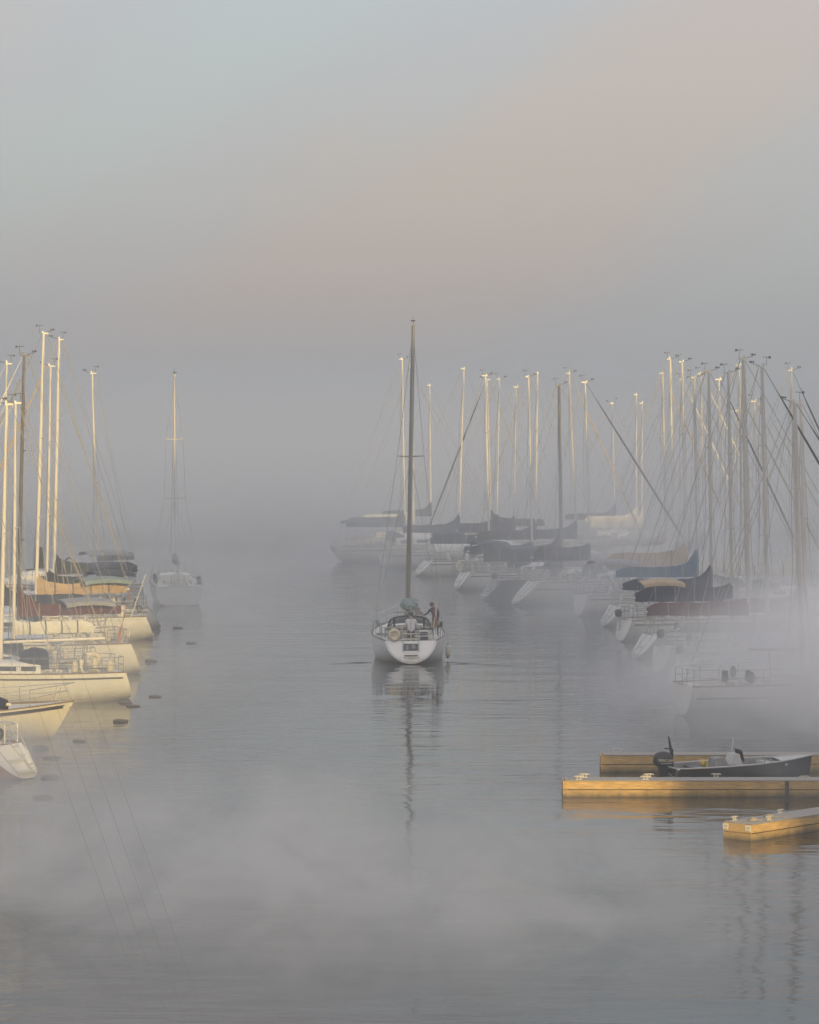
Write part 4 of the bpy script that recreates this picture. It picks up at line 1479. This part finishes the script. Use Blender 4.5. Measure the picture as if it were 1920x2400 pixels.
rb('white sailboat with long side stripe lying in the thick mist bank', (1432, 1506), 10.6, 3.4, (1673, 849, 1692),
   dict(stripe_mat=M_BLUESTRIPE, stripe_z=0.42, stripe_w=0.05, cover=None, boom_l=2.0, mast=M_ALU, mast_r=0.125, furl='black', vane_dir=1, whip=1.4, spreaders=(0.36, 0.68)), dict(fs=1.15, fb=1.55, bs=0.72, rs=0.1, px0=0.6))
rb('white sailboat with a sail cover dissolving in mist, second from the mist bank', (1408, 1446), 10.4, 3.3, (1604, 773, 1620),
   dict(cover='grey', cover_rise=0.3, mast=M_ALU, mast_r=0.11, furl='black', outboard=0.5, outboard_z=0.4, dodger='blue', spreaders=(0.4, 0.72)), dict(fs=1.1, fb=1.5, bs=0.72, rs=0.85, px0=0.75))
rb('sailboat with blue dodger and brown outboard raised on its stern rail', (1382, 1416), 10.2, 3.3, (1565, 757, 1578),
   dict(cover='maroon', cover_h=0.42, cover_rise=0.2, boom_l=4.6, boom_h=1.0, mast=M_ALU, mast_r=0.14, outboard=-0.4, outboard_z=0.6, dodger='blue', ladder=0.3, spreaders=(0.4, 0.72)), dict(fs=1.1, fb=1.5, bs=0.72, rs=0.3, px0=0.75))
rb('sailboat with slate coloured sail cover tied in scallops along its boom', (1334, 1386), 10.0, 3.2, (1533, 786, 1544),
   dict(cover='navy', cover_h=0.50, cover_rise=0.35, boom_l=4.7, boom_h=1.15, mast=M_ALU, mast_r=0.10, scoop=True, furl='white', ladder=0.3), dict(fs=1.05, fb=1.45, bs=0.72, rs=0.8, px0=0.75))
rb('sailboat with pale boom tent and navy cover rising high at its mast', (1304, 1350), 9.8, 3.2, (1492, 783, 1500),
   dict(cover='navy', cover_h=0.38, cover_rise=0.9, boom_l=4.6, boom_h=1.05, mast=M_ALU, mast_r=0.105, bimini='tan', outboard=0.4, outboard_z=0.3), dict(fs=1.05, fb=1.4, bs=0.72, rs=0.3, px0=0.7))
rb('sailboat with royal blue sail cover rising like a fin at its mast', (1268, 1318), 9.6, 3.1, (1462, 796, 1470),
   dict(cover='blue', cover_h=0.36, cover_rise=1.2, boom_l=4.5, boom_h=1.1, mast=M_ALU, mast_r=0.085, scoop=True, dodger='blue', ladder=0.2), dict(fs=1.05, fb=1.4, bs=0.72, rs=0.75, px0=0.7))
rb('white sailboat with deep tan sail cover and grey fin at its mast', (1216, 1295), 10.4, 3.3, (1436, 763, 1446),
   dict(cover='tan', cover_h=0.62, cover_rise=0.75, cover_drop=0.2, boom_l=4.6, boom_h=1.1, mast=M_ALUWHITE, mast_r=0.085, dodger='blue', bimini='grey', spreaders=(0.36, 0.68)), dict(fs=1.1, fb=1.45, bs=0.74, rs=0.2, px0=0.6))
rb('cream sailboat with thin dark side stripe and white sloping transom', (1079, 1273), 10.8, 3.4, (1232, 806, 1243),
   dict(hull=M_CREAM, stripe_z=0.36, stripe_w=0.05, cover='black', cover_h=0.6, cover_rise=0.3, boom_l=3.4, boom_h=0.9, mast=M_ALUWHITE, mast_r=0.075, furl='black', scoop=True, dodger='black', spreaders=(0.36, 0.68)), dict(fs=1.3, fb=1.6, bs=0.74, rs=1.25, px0=0.7))
rb('navy hulled sailboat with dark mast and huge black sail cover', (1014, 1262), 10.2, 3.2, (1177, 812, 1183),
   dict(hull=M_NAVYHULL, stripe=False, cover='black', cover_h=0.7, cover_rise=1.2, boom_l=4.8, boom_h=0.7, mast=M_ALUDARK, mast_r=0.13, scoop=True, furl=None, dodger='black', bimini='navy', outboard=-0.5), dict(fs=1.15, fb=1.5, bs=0.74, rs=0.9, px0=0.6))
rc = rb('white sailboat with blue bimini and a lifebuoy ring on its stern', (957, 1241), 9.6, 3.1, (1113, 794, 1122),
   dict(cover='navy', cover_h=0.4, cover_rise=0.4, mast=M_ALUWHITE, mast_r=0.085, bimini='navy', scoop=True, dodger='navy', spreaders=(0.5,)), dict(fs=1.05, fb=1.4, bs=0.74, rs=0.7, px0=0.6))
rb('small white sailboat with slate bimini just in front of the long cream hull', (872, 1213), 9.0, 3.0, (1022, 792, 1031),
   dict(cover='black', cover_h=0.45, cover_rise=0.5, mast=M_ALUWHITE, mast_r=0.09, scoop=True, dodger='navy', bimini='navy'), dict(fs=1.0, fb=1.35, bs=0.74, rs=0.95, px0=0.6))
ra = rb('long cream hulled sailboat dim in the fog with two dark fenders over its side', (718, 1183), 12.0, 3.7, (847, 757, 853),
   dict(hull=M_CREAM, stripe_z=0.22, stripe_w=0.05, cover='navy', cover_h=0.55, cover_rise=0.5, boom_l=4.4, boom_h=0.9, mast=M_ALUWHITE, mast_r=0.10, bimini='navy', dodger='navy', cabin_h=0.6), dict(fs=1.1, fb=1.6, bs=0.74, rs=-0.6, px0=0.7))
bpy.context.view_layer.update()
lifebuoy('pale lifebuoy ring on the stern of the sailboat with blue bimini', on(rc, (-4.8 + 0.55, 0.95, 1.35)), math.radians(TH_R - 60), R=0.32, r=0.08, cover=False)
FG = 'fenders over the side of the long cream hull'
ha = Hull(12.0, 3.7, fs=1.1, fb=1.6, bs=0.74, rs=-0.6, px0=0.7)
for t, lab in ((0.235, 'dark fender on the long cream hull, the one by its stern'), (0.35, 'dark fender on the long cream hull, the one by its mast')):
    fender(lab, on(ra, ha.side(t, 0.42, -1, 0.16)), FG, M_RUBBER, 0.14, 0.75)
hE = Hull(10.8, 3.4, fs=1.3, fb=1.6, bs=0.74, rs=1.25, px0=0.7)
fender('pale fender over the striped side of the cream sailboat with sloping transom', on(RB[7], hE.side(0.40, 0.62, -1, 0.15)), None, M_FENDER, 0.14, 0.7)

# second row beyond: hulls mostly hidden, masts in view (x_top, y_top, x_base, distance, heading)
BACK = [
    (868, 772, 872, 262, 13, 'white', 'faint sailboat in deep fog with mast beside the tall central one', 0.07, None),
    (905, 812, 908, 276, 13, 'navy', 'faint far sailboat with ghostly mast behind the dim cream hull', 0.07, None),
    (977, 777, 966, 240, 13, 'navy', 'hazy sailboat whose slim golden mast stands clear of the others', 0.08, None),
    (1052, 799, 1046, 246, 13, 'black', 'hazy sailboat with T topped slender mast over navy covers', 0.06, None),
    (1087, 816, 1082, 238, 13, 'navy', 'hazy sailboat with paired slim masts beside the T topped one', 0.065, None),
    (1132, 787, 1128, 228, 13, 'black', 'hazy sailboat with bright golden mast tip behind the navy hull', 0.085, None),
    (1198, 787, 1216, 232, 13, 'navy', 'hazy sailboat with T topped thick mast behind the black cover', 0.10, 'tan'),
    (1026, 800, 1036, 252, 193, 'black', 'hazy sailboat facing the other way with dark furled headsail', 0.07, 'black'),
    (1340, 832, 1341, 262, 13, 'white', 'pale ghost of a sailboat in the gap between mast clusters', 0.07, None),
    (1352, 850, 1353, 254, 13, 'white', 'pale sailboat with short mast in the gap between mast clusters', 0.06, None),
    (1395, 787, 1404, 216, 13, 'tan', 'sailboat with golden flared masthead leading the thick cluster', 0.10, 'tan'),
    (1411, 757, 1420, 206, 13, 'white', 'sailboat with the tallest golden mast of the thick cluster', 0.115, None),
    (1476, 788, 1484, 214, 13, 'navy', 'sailboat with thin grey mast behind the royal blue cover', 0.06, 'white'),
    (1514, 800, 1520, 198, 13, 'white', 'sailboat with grey mast and dark stay behind the navy fin cover', 0.085, 'black'),
    (1550, 866, 1546, 218, 13, 'white', 'sailboat with short pinkish mast behind the scalloped cover', 0.07, None),
    (1556, 770, 1566, 190, 13, 'white', 'sailboat with slim pale mast hard against the thickest grey mast', 0.08, None),
    (1606, 852, 1614, 188, 13, 'white', 'sailboat with short pale mast under the tall grey pair', 0.09, 'white'),
    (1666, 781, 1678, 186, 13, 'white', 'sailboat with tall pale mast above the two stout grey masts', 0.07, 'black'),
    (1686, 850, 1702, 150, 13, 'grey', 'sailboat with the stoutest dark grey mast, swallowed by mist', 0.12, None),
    (1436, 800, 1442, 232, 13, 'white', 'sailboat with narrow pale mast behind the deep tan cover', 0.06, 'white'),
    (1588, 846, 1600, 206, 13, 'white', 'sailboat with pale mast glimpsed between the stout grey ones', 0.06, None),
    (1290, 850, 1296, 266, 13, 'navy', 'pale sailboat low in the fog behind the black and tan covers', 0.05, None),
]
for (xt, yt, xb, D, thd, cv, lab, mr2, fu) in BACK:
    q = (xb * K - 960) / F
    P = Vector((q * D, D, 0))
    th = math.radians(thd)
    u = Vector((math.cos(th), math.sin(th), 0))
    Lw = random.uniform(9, 10.5)
    xm = 0.55 * Lw
    h = Hull(Lw, 3.2, fs=1.1, fb=1.45, bs=0.72, rs=random.uniform(-0.2, 0.8), px0=0.7)
    E = P - u * xm
    rake = max(-0.8, min(0.4, (xt - xb) * K * D / F / u.x))
    sailboat('sailboat', lab, E, th, h, xm, top_z(xt, yt, D),
             dict(lod=2 if D > 225 else 1, cover=cv, mast=random.choice((M_ALUWHITE, M_ALU)), mast_r=mr2, furl=fu, rake=rake, hull=random.choice((M_WHITE, M_CREAM, M_GREYHULL)), boom_h=random.uniform(0.7, 1.1), cover_h=random.uniform(0.3, 0.5),
                  dodger=random.choice((None, 'navy', 'black')), wheel=False), 'sailboats in the second row beyond')
# masts at the picture's edge on the other side
for (xt, yt, xb, D, lab, mr2, cv) in (
        (11, 767, 2, 160, 'sailboat with a slim white mast standing behind the maroon covered one', 0.07, 'navy'),
        (6, 853, -1, 134, 'sailboat with short stout white mast cut by the picture edge', 0.11, None)):
    q = (xb * K - 960) / F
    P = Vector((q * D, D, 0))
    th = math.radians(TH_L)
    u = Vector((math.cos(th), math.sin(th), 0))
    h = Hull(9.6, 3.1, fs=1.1, fb=1.4, bs=0.72, rs=0.4, px0=0.7)
    E = P - u * 5.2
    sailboat('sailboat', lab, E, th, h, 5.2, top_z(xt, yt, D), dict(cover=cv, mast=M_ALUWHITE, mast_r=mr2, furl='white', rake=-0.3, dodger='navy'), GL)


# ------------------------------------------------------------------ floating docks
def dock(label, corner, ang, Lx, Wd, H, cleats, nplank, end_boards=True, signs=None, post=None):
    """corner: seaward corner nearest the viewer at the waterline; x runs along the dock, y across it away from the viewer"""
    r = thing('floating_dock', label, 'dock', (corner.x, corner.y, 0), math.radians(ang), 'floating finger docks')
    bh = (H - 0.03 - 0.025) / 2 + 0.02
    z1, z0 = H - 0.035 - bh / 2 + 0.0, H - 0.035 - bh * 1.5 - 0.025
    # float tanks under the frame
    mb = MB(); mb.box((Lx / 2, Wd / 2, 0.02), (Lx - 0.3, Wd - 0.2, 0.5)); mb.build('float', M_RUBBER, r, smooth=False)
    for z in (z1, z0):
        for y in (0.035, Wd - 0.035):
            mb = MB(); mb.box((Lx / 2, y, z), (Lx, 0.07, bh)); bevel_box(mb, 'side_beam', M_WOOD, r)
        mb = MB(); mb.box((-0.033, Wd / 2, z), (0.06, Wd - 0.004, bh)); bevel_box(mb, 'end_beam', M_WOOD, r)
    mb = MB()
    for x in [0.05] + [k * 1.6 + 0.5 for k in range(int(Lx / 1.6))]:
        mb.box((x, Wd / 2, z1 - bh / 2 - 0.03), (0.09, Wd - 0.2, 0.12))
    mb.build('cross_members', M_WOOD, r, smooth=False)
    pw = Lx / nplank
    pm = MB(); pm.box((0, 0, 0), (pw - 0.008, Wd + 0.02, 0.032)); pme = pm.mesh('plank', M_PLANK)
    rnd = random.Random(label)
    for k in range(nplank):
        o = link('plank', pme, r)
        o.location = (pw * (k + 0.5), Wd / 2 + rnd.uniform(-0.006, 0.006), H - 0.018 + rnd.uniform(-0.002, 0.002))
    cm = MB()
    cm.tube([(-0.16, 0, 0.09), (-0.10, 0, 0.105), (0.10, 0, 0.105), (0.16, 0, 0.09)], [0.012, 0.02, 0.02, 0.012], 6)
    cm.tube([(-0.05, 0, 0.0), (-0.045, 0, 0.10)], [0.03, 0.02], 6); cm.tube([(0.05, 0, 0.0), (0.045, 0, 0.10)], [0.03, 0.02], 6)
    cm.box((0, 0, 0.005), (0.22, 0.08, 0.012))
    cme = cm.mesh('cleat', M_GALV, True)
    for x, y in cleats:
        o = link('cleat', cme, r); o.location = (x, y, H)
    if post:
        mb = MB(); mb.box((post, -0.03, H / 2 - 0.05), (0.11, 0.06, H + 0.06)); mb.build('post', M_STRIPE, r, smooth=False)
    return r


def bevel_box(mb, name, m, parent):
    me = mb.mesh(name, m, False)
    bm = bmesh.new(); bm.from_mesh(me)
    bmesh.ops.bevel(bm, geom=list(bm.edges), offset=0.008, segments=1, affect='EDGES')
    bm.to_mesh(me); bm.free()
    return link(name, me, parent)


d1c = ground(1190, 1678)
dock('long golden timber dock with two cleats, its far part in shade', d1c, 0.0, 11.0, 0.85, 0.50,
     [(0.42, 0.12), (0.62, 0.72), (2.42, 0.12), (2.56, 0.72), (4.6, 0.72), (7.2, 0.12)], 78, post=6.66)
d2c = ground(1270, 1626)
dock('shaded timber dock behind the black motorboat', d2c, 0.0, 10.0, 0.85, 0.56, [(0.5, 0.72)], 70)
d3c = ground(1585, 1771)
d3 = dock('golden timber dock corner bearing two white number plates', d3c, 47.5, 9.0, 0.95, 0.46,
          [(0.30, 0.84), (0.9, 0.12), (2.4, 0.84), (5.2, 0.12)], 64)


def plate(y, body, label):
    mb = MB(); mb.box((-0.068, y, 0.335), (0.012, 0.175, 0.15)); pl = mb.build('number_plate', M_SIGN, d3, smooth=False, label=label)
    M = Matrix.Translation((-0.0755, y, 0.345)) @ Matrix(((0, 0, -1, 0), (-1, 0, 0, 0), (0, 1, 0, 0), (0, 0, 0, 1)))
    lettering(body, 0.085, M_INK, pl, M, extrude=0.001)
    mb = MB(); mb.box((-0.0755, y, 0.285), (0.003, 0.09, 0.008)); mb.build('rule', M_INK, pl, smooth=False)


plate(0.86, '104', 'white number plate reading 104')
plate(0.10, '105', 'white number plate reading 105')


# coils of line lying on the numbered dock
def coil(x, y, label):
    w = on(d3, (x, y, 0.46))
    mb = MB()
    for k in range(3):
        mb.torus((0.02 * k, 0.015 * k, 0.02 + 0.022 * k), 0.13 - 0.02 * k, 0.016, 'z', 18, 5)
    mb.tube([(0.13, 0, 0.02), (0.3, 0.06, 0.015), (0.42, -0.05, 0.015), (0.5, 0.0, 0.015)], 0.014, 5)
    o = mb.build('mooring_line', M_ROPE, None)
    o.location = w
    tag(o, label, 'rope', 'mooring lines on the numbered dock')


coil(0.55, 0.42, 'dark coil of mooring line on the numbered dock, the one nearer its plates')
coil(1.45, 0.55, 'dark coil of mooring line on the numbered dock, the one farther from its plates')


# ------------------------------------------------------------------ black motorboat with outboard
def motorboat():
    h = Hull(4.60, 1.85, fs=0.62, fb=0.80, bs=0.86, rs=-0.22, ob=0.12, px0=0.45)
    MB_TH = math.radians(20)
    E = Vector(((1526 - 960) / F * 104.9 + 0.72, 104.75, 0))
    r = thing('motorboat', 'open black aluminium motorboat with an outboard, tied between two timber docks', 'motorboat', (E.x + 4.60 / 2 * math.cos(MB_TH), E.y + 4.60 / 2 * math.sin(MB_TH), 0), MB_TH)
    mb = hull_mesh(h); mb.build('hull', M_BLACKHULL, r)
    # inside
    mb = MB()
    rs = []
    for i in range(13):
        t = 0.02 + 0.94 * i / 12
        b_ = h.b(t) - 0.06
        z = h.zs(t)
        x = h.x(t, z)
        rs.append([(x, b_, z), (x, b_ * 0.88, 0.22), (x, 0, 0.18), (x, -b_ * 0.88, 0.22), (x, -b_, z)])
    mb.rings(rs, closed=False)
    mb.quad(*rs[0]); mb.quad(*rs[-1])
    mb.build('inner_hull', M_CANVAS['grey'], r)
    mb = MB()
    loop = [h.pt(i / 16, 0, 1, -0.02) for i in range(17)] + [h.pt(i / 16, 0, -1, -0.02) for i in range(16, -1, -1)]
    loop = [p + Vector((0, 0, 0.01)) for p in loop]
    loop.append(loop[0])
    mb.tube(loop, 0.028, 6)
    mb.build('gunwale', M_GREYHULL, r)
    mb = MB()
    x0 = h.x(0, 0.6)
    mb.tube([(x0 - 0.02, -0.79, 0.62), (x0 - 0.02, -0.62, 0.30), (x0 + 0.0, -0.1, 0.42), (x0 + 0.0, 0.62, 0.56), (x0 - 0.02, 0.79, 0.66)], 0.032, 6)
    mb.tube([h.pt(0.005, 0, -1), Vector((h.x(0, 0.28) - 0.02, -0.55, 0.28)), Vector((h.x(0, 0.5) - 0.03, 0.55, 0.52)), h.pt(0.005, 0, 1)], 0.034, 6)
    mb.build('transom_rail', M_STEEL, r)
    for f, w in ((0.22, 0.34), (0.50, 0.30), (0.72, 0.5)):
        t = f
        mb = MB(); mb.box((h.x(t, h.zs(t)), 0, h.zs(t) - 0.10), (w, h.b(t) * 1.8, 0.07)); mb.build('bench', M_GREYHULL if f > 0.4 else M_STRIPE, r, smooth=False)
    mb = MB()
    p = h.x(0.34, 0.7)
    mb.rings([[(p - 0.30, -0.5, 0.5), (p - 0.30, 0.1, 0.5), (p - 0.22, 0.05, 0.86), (p - 0.22, -0.45, 0.86)], [(p + 0.28, -0.5, 0.5), (p + 0.28, 0.1, 0.5), (p + 0.06, 0.05, 0.90), (p + 0.06, -0.45, 0.90)]])
    mb.build('covered_seat', M_CANVAS['grey'], r)
    mb = MB(); mb.box((p - 0.55, -0.35, 0.68), (0.07, 0.3, 0.28)); mb.ball((p - 0.65, -0.4, 0.74), (0.08, 0.1, 0.1)); mb.build('fuel_can', mat('yellow_plastic', (0.5, 0.38, 0.08), 0.5), r)
    # windscreen, cleat, bow deck, antenna
    xw = h.x(0.50, 0.7)
    mb = MB(); mb.rings([[(xw - 0.30, 0.55, 0.60), (xw + 0.10, 0.55, 0.60), (xw + 0.02, 0.48, 0.93), (xw - 0.18, 0.48, 0.93)], [(xw - 0.30, 0.0, 0.60), (xw + 0.10, 0.0, 0.60), (xw + 0.02, 0.04, 0.93), (xw - 0.18, 0.04, 0.93)]]); cons = mb.build('console', M_GREYHULL, r, smooth=False)
    mb = MB(); mb.box((xw + 0.13, 0.27, 0.86), (0.02, 0.5, 0.40), Matrix.Rotation(math.radians(-14), 3, 'Y')); mb.build('windscreen', M_WINDOW, cons, smooth=False)
    mb = MB(); mb.tube([(xw - 0.08, 0.4, 0.98), (xw - 0.02, 0.4, 1.45)], 0.012, 5); mb.build('antenna', M_ALUWHITE, cons)
    mb = MB()
    ring = []
    for i in range(7):
        t = 0.74 + 0.24 * i / 6
        ring.append([h.pt(t, 0, 1, -0.05), (h.x(t, h.zs(t)), 0, h.zs(t) + 0.05), h.pt(t, 0, -1, -0.05)])
    mb.rings(ring, closed=False); mb.build('foredeck', M_GREYHULL, r)
    mb = MB(); t = 0.67; p = Vector((h.x(t, h.zs(t)), -0.25, h.zs(t)))
    for dx in (-0.1, 0.1): mb.tube([p + Vector((dx, 0, -0.05)), p + Vector((dx, 0, 0.12))], 0.02, 6)
    mb.tube([p + Vector((-0.18, 0, 0.13)), p + Vector((0.18, 0, 0.13))], 0.022, 6); mb.build('mooring_bitt', M_STEEL, r)
    # outboard
    xo, yo = x0 - 0.20, 0.05
    rs = []
    for z, a, b_ in ((0.62, 0.16, 0.12), (0.67, 0.29, 0.18), (0.77, 0.33, 0.20), (0.92, 0.31, 0.19), (1.03, 0.24, 0.15), (1.09, 0.12, 0.08)):
        rs.append([(xo + 0.10 + a * math.copysign(abs(math.cos(2 * PI * k / 16)) ** 0.7, math.cos(2 * PI * k / 16)) - 0.10 * (z - 0.6), yo + b_ * math.copysign(abs(math.sin(2 * PI * k / 16)) ** 0.7, math.sin(2 * PI * k / 16)), z) for k in range(16)])
    mb = MB(); mb.rings(rs); eng = mb.build('outboard_engine', M_RUBBER, r)
    M = Matrix.Translation((xo + 0.08, yo - 0.215, 0.83)) @ Matrix.Rotation(math.radians(-4), 4, 'Y').inverted() @ Matrix.Rotation(PI / 2, 4, 'X')
    lettering('MERCURY', 0.115, M_SIGN, eng, M, extrude=0.004)
    mb = MB(); mb.box((xo + 0.08, yo - 0.205, 0.745), (0.36, 0.02, 0.02)); mb.build('cowl_stripe', M_GREYHULL, eng, smooth=False)
    mb = MB(); mb.box((xo + 0.02, yo, 0.30), (0.22, 0.14, 0.75)); mb.box((xo - 0.05, yo, 0.02), (0.5, 0.26, 0.04)); mb.box((xo + 0.22, yo, 0.5), (0.2, 0.3, 0.3)); mb.build('drive_leg', M_BLACKHULL, eng, smooth=False)
    mb = MB()
    mb.tube([(x0 + 0.22, 0.2, 0.5), (x0 + 0.22, 0.2, 1.15)], [0.075, 0.06], 8)
    mb.tube([(x0 + 0.20, 0.2, 1.1), (x0 + 0.12, 0.2, 1.55)], [0.05, 0.02], 6)
    mb.tube([(x0 + 0.18, 0.2, 1.16), (x0 - 0.02, 0.2, 1.17)], 0.022, 6)
    mb.build('trolling_motor', M_RUBBER, r)
    return r


motorboat()

# ------------------------------------------------------------------ dark floats strung along the port row
FL = [(375, 1323, 26, 'small dark float off the end on sailboat'), (403, 1355, 26, 'dark float alone in open water, farthest out of its string'), (318, 1393, 30, 'dark float just off the scooped stern'),
      (248, 1447, 36, 'thick dark float in golden reflections, upper one of a pair'), (243, 1453, 30, 'flat dark shape modelled as the reflection of the thick float above it'), (327, 1468, 32, 'brown oval float farthest from the golden hulls'),  # second entry: the thick float's reflection, built as a solid dark shape
      (265, 1481, 34, 'reddish float half lost in golden ripples'), (281, 1488, 36, 'dark oval float at the edge of the golden ripples'), (254, 1520, 38, 'dark oval float beyond the steel pulpit'),
      (167, 1562, 34, 'faint grey float beside the bow out hull'), (85, 1578, 42, 'thick dark float with a knob, beside the red boat stern'), (110, 1597, 44, 'grey float off the sloping white transom'),
      (106, 1638, 46, 'broad misty float near the red boat stern'), (90, 1681, 50, 'large blurred float nearest to the viewer')]
for i, (x, y, w, lab) in enumerate(FL):
    g = ground(x, y)
    ln = w * K * g.y / F * 0.86
    rr = random.uniform(0.055, 0.075) if i not in (3, 10) else 0.11
    mb = MB()
    prof = [(0.01, -ln / 2), (rr * 0.55, -ln / 2 + 0.02), (rr * 0.85, -ln / 2 + 0.09), (rr * 1.04, -0.02), (rr * 0.8, ln / 2 - 0.12), (rr * 0.4, ln / 2 - 0.02), (0.01, ln / 2)]
    mb.lathe(prof, (0, 0, 0), 'x', 12)
    o = mb.build('mooring_float', M_FLOAT, None)
    o.location = (g.x, g.y, 0.03)
    o.scale = (1, 1.2, random.uniform(0.75, 1.0))
    o.rotation_euler = (0, 0, random.uniform(-0.1, 0.25))
    tag(o, lab, 'float', 'dark mooring floats off the moored boats')


# ------------------------------------------------------------------ lines from the moored boats down to their floats
def warp(a, b, label):
    mb = MB()
    pts = []
    for i in range(9):
        f = i / 8
        q = Vector(a).lerp(Vector(b), f)
        q.z -= 0.25 * math.sin(PI * f)
        q.z = max(q.z, 0.01)
        pts.append(q - Vector(a))
    mb.tube(pts, 0.014, 5)
    o = mb.build('mooring_line', M_ROPE, None)
    o.location = a
    tag(o, label, 'rope', 'mooring lines running down to the floats')


warp(on(LB[2], (-4.75, 0.7, 1.0)), ground(246, 1448), 'slack line from the stern of the boat with lifebuoy down to a float')
warp(on(LB[1], (4.7, 0.1, 1.25)), ground(166, 1561), 'slack line from the steel pulpit of the bow out boat to a float')
warp(on(LB[3], (-4.95, 0.3, 1.2)), ground(318, 1392), 'slack line from the scooped stern down to a float')


# ------------------------------------------------------------------ the low wash spreading from the cruiser's quarters
def wash(a, b, w, hgt):
    mb = MB()
    A, B = Vector(a), Vector(b)
    d = (B - A).normalized()
    nrm = Vector((-d.y, d.x, 0))
    rs = []
    for i in range(13):
        f = i / 12
        k = math.sin(PI * min(1.0, f * 1.15 + 0.02)) ** 0.7 if f < 0.87 else 0.15 * (1 - f) / 0.13
        p = A.lerp(B, f) + nrm * 0.12 * math.sin(f * 9)
        rs.append([p + nrm * w * x + Vector((0, 0, -0.01 + hgt * max(0.02, k) * z)) for x, z in ((-1, 0), (-0.5, 0.6), (-0.1, 1), (0.2, 0.85), (0.6, 0.3), (1, 0))])
    mb.rings(rs, closed=False)
    o = mb.build('wake', M_WATER, None)
    tag(o, kind='stuff')


for a, b, w, hh in (((1.55, -3.6), (3.6, -4.6), 0.14, 0.05), ((-1.55, -3.6), (-3.2, -4.4), 0.14, 0.05), ((2.4, -4.3), (4.8, -5.6), 0.10, 0.03), ((-2.2, -4.2), (-4.2, -5.2), 0.10, 0.03), ((0.7, -5.1), (1.6, -8.0), 0.16, 0.03), ((-0.7, -5.1), (-1.5, -8.0), 0.16, 0.03)):
    c = CRUISER.location
    wash((c.x + a[0], c.y + a[1], 0), (c.x + b[0], c.y + b[1], 0), w, hh)


# ------------------------------------------------------------------ a nearer sailboat below the picture: only its stays cross the corner of the view
def near_boat():
    Y = 55.0
    th = math.radians(180)
    h = Hull(8.6, 2.9, fs=1.0, fb=1.3, bs=0.7, rs=0.3)
    r = sailboat('sailboat', 'sailboat below the picture whose thin dark stays slant across the bottom corner', Vector((-2.9, Y, 0)), th, h, 4.6, 13.6,
                 dict(lod=2, no_backstay=True, cover=None, boom_h=-0.25, boom_l=0.5, cabin_h=0.35, mast=M_ALUDARK, mast_r=0.08, rake=-0.1), GL)
    x0 = -h.L / 2
    for k in range(4):
        mb = MB()
        a = Vector((x0 + 0.12 + 0.30 * k, 0.15 * (k % 2), 1.05))
        b = Vector((x0 + 4.45, 0.0, 13.4 - 0.85 * k))
        mb.tube([a, b], [0.0016, 0.0009], 5)
        mb.build('stay', M_STRIPE, r)


near_boat()
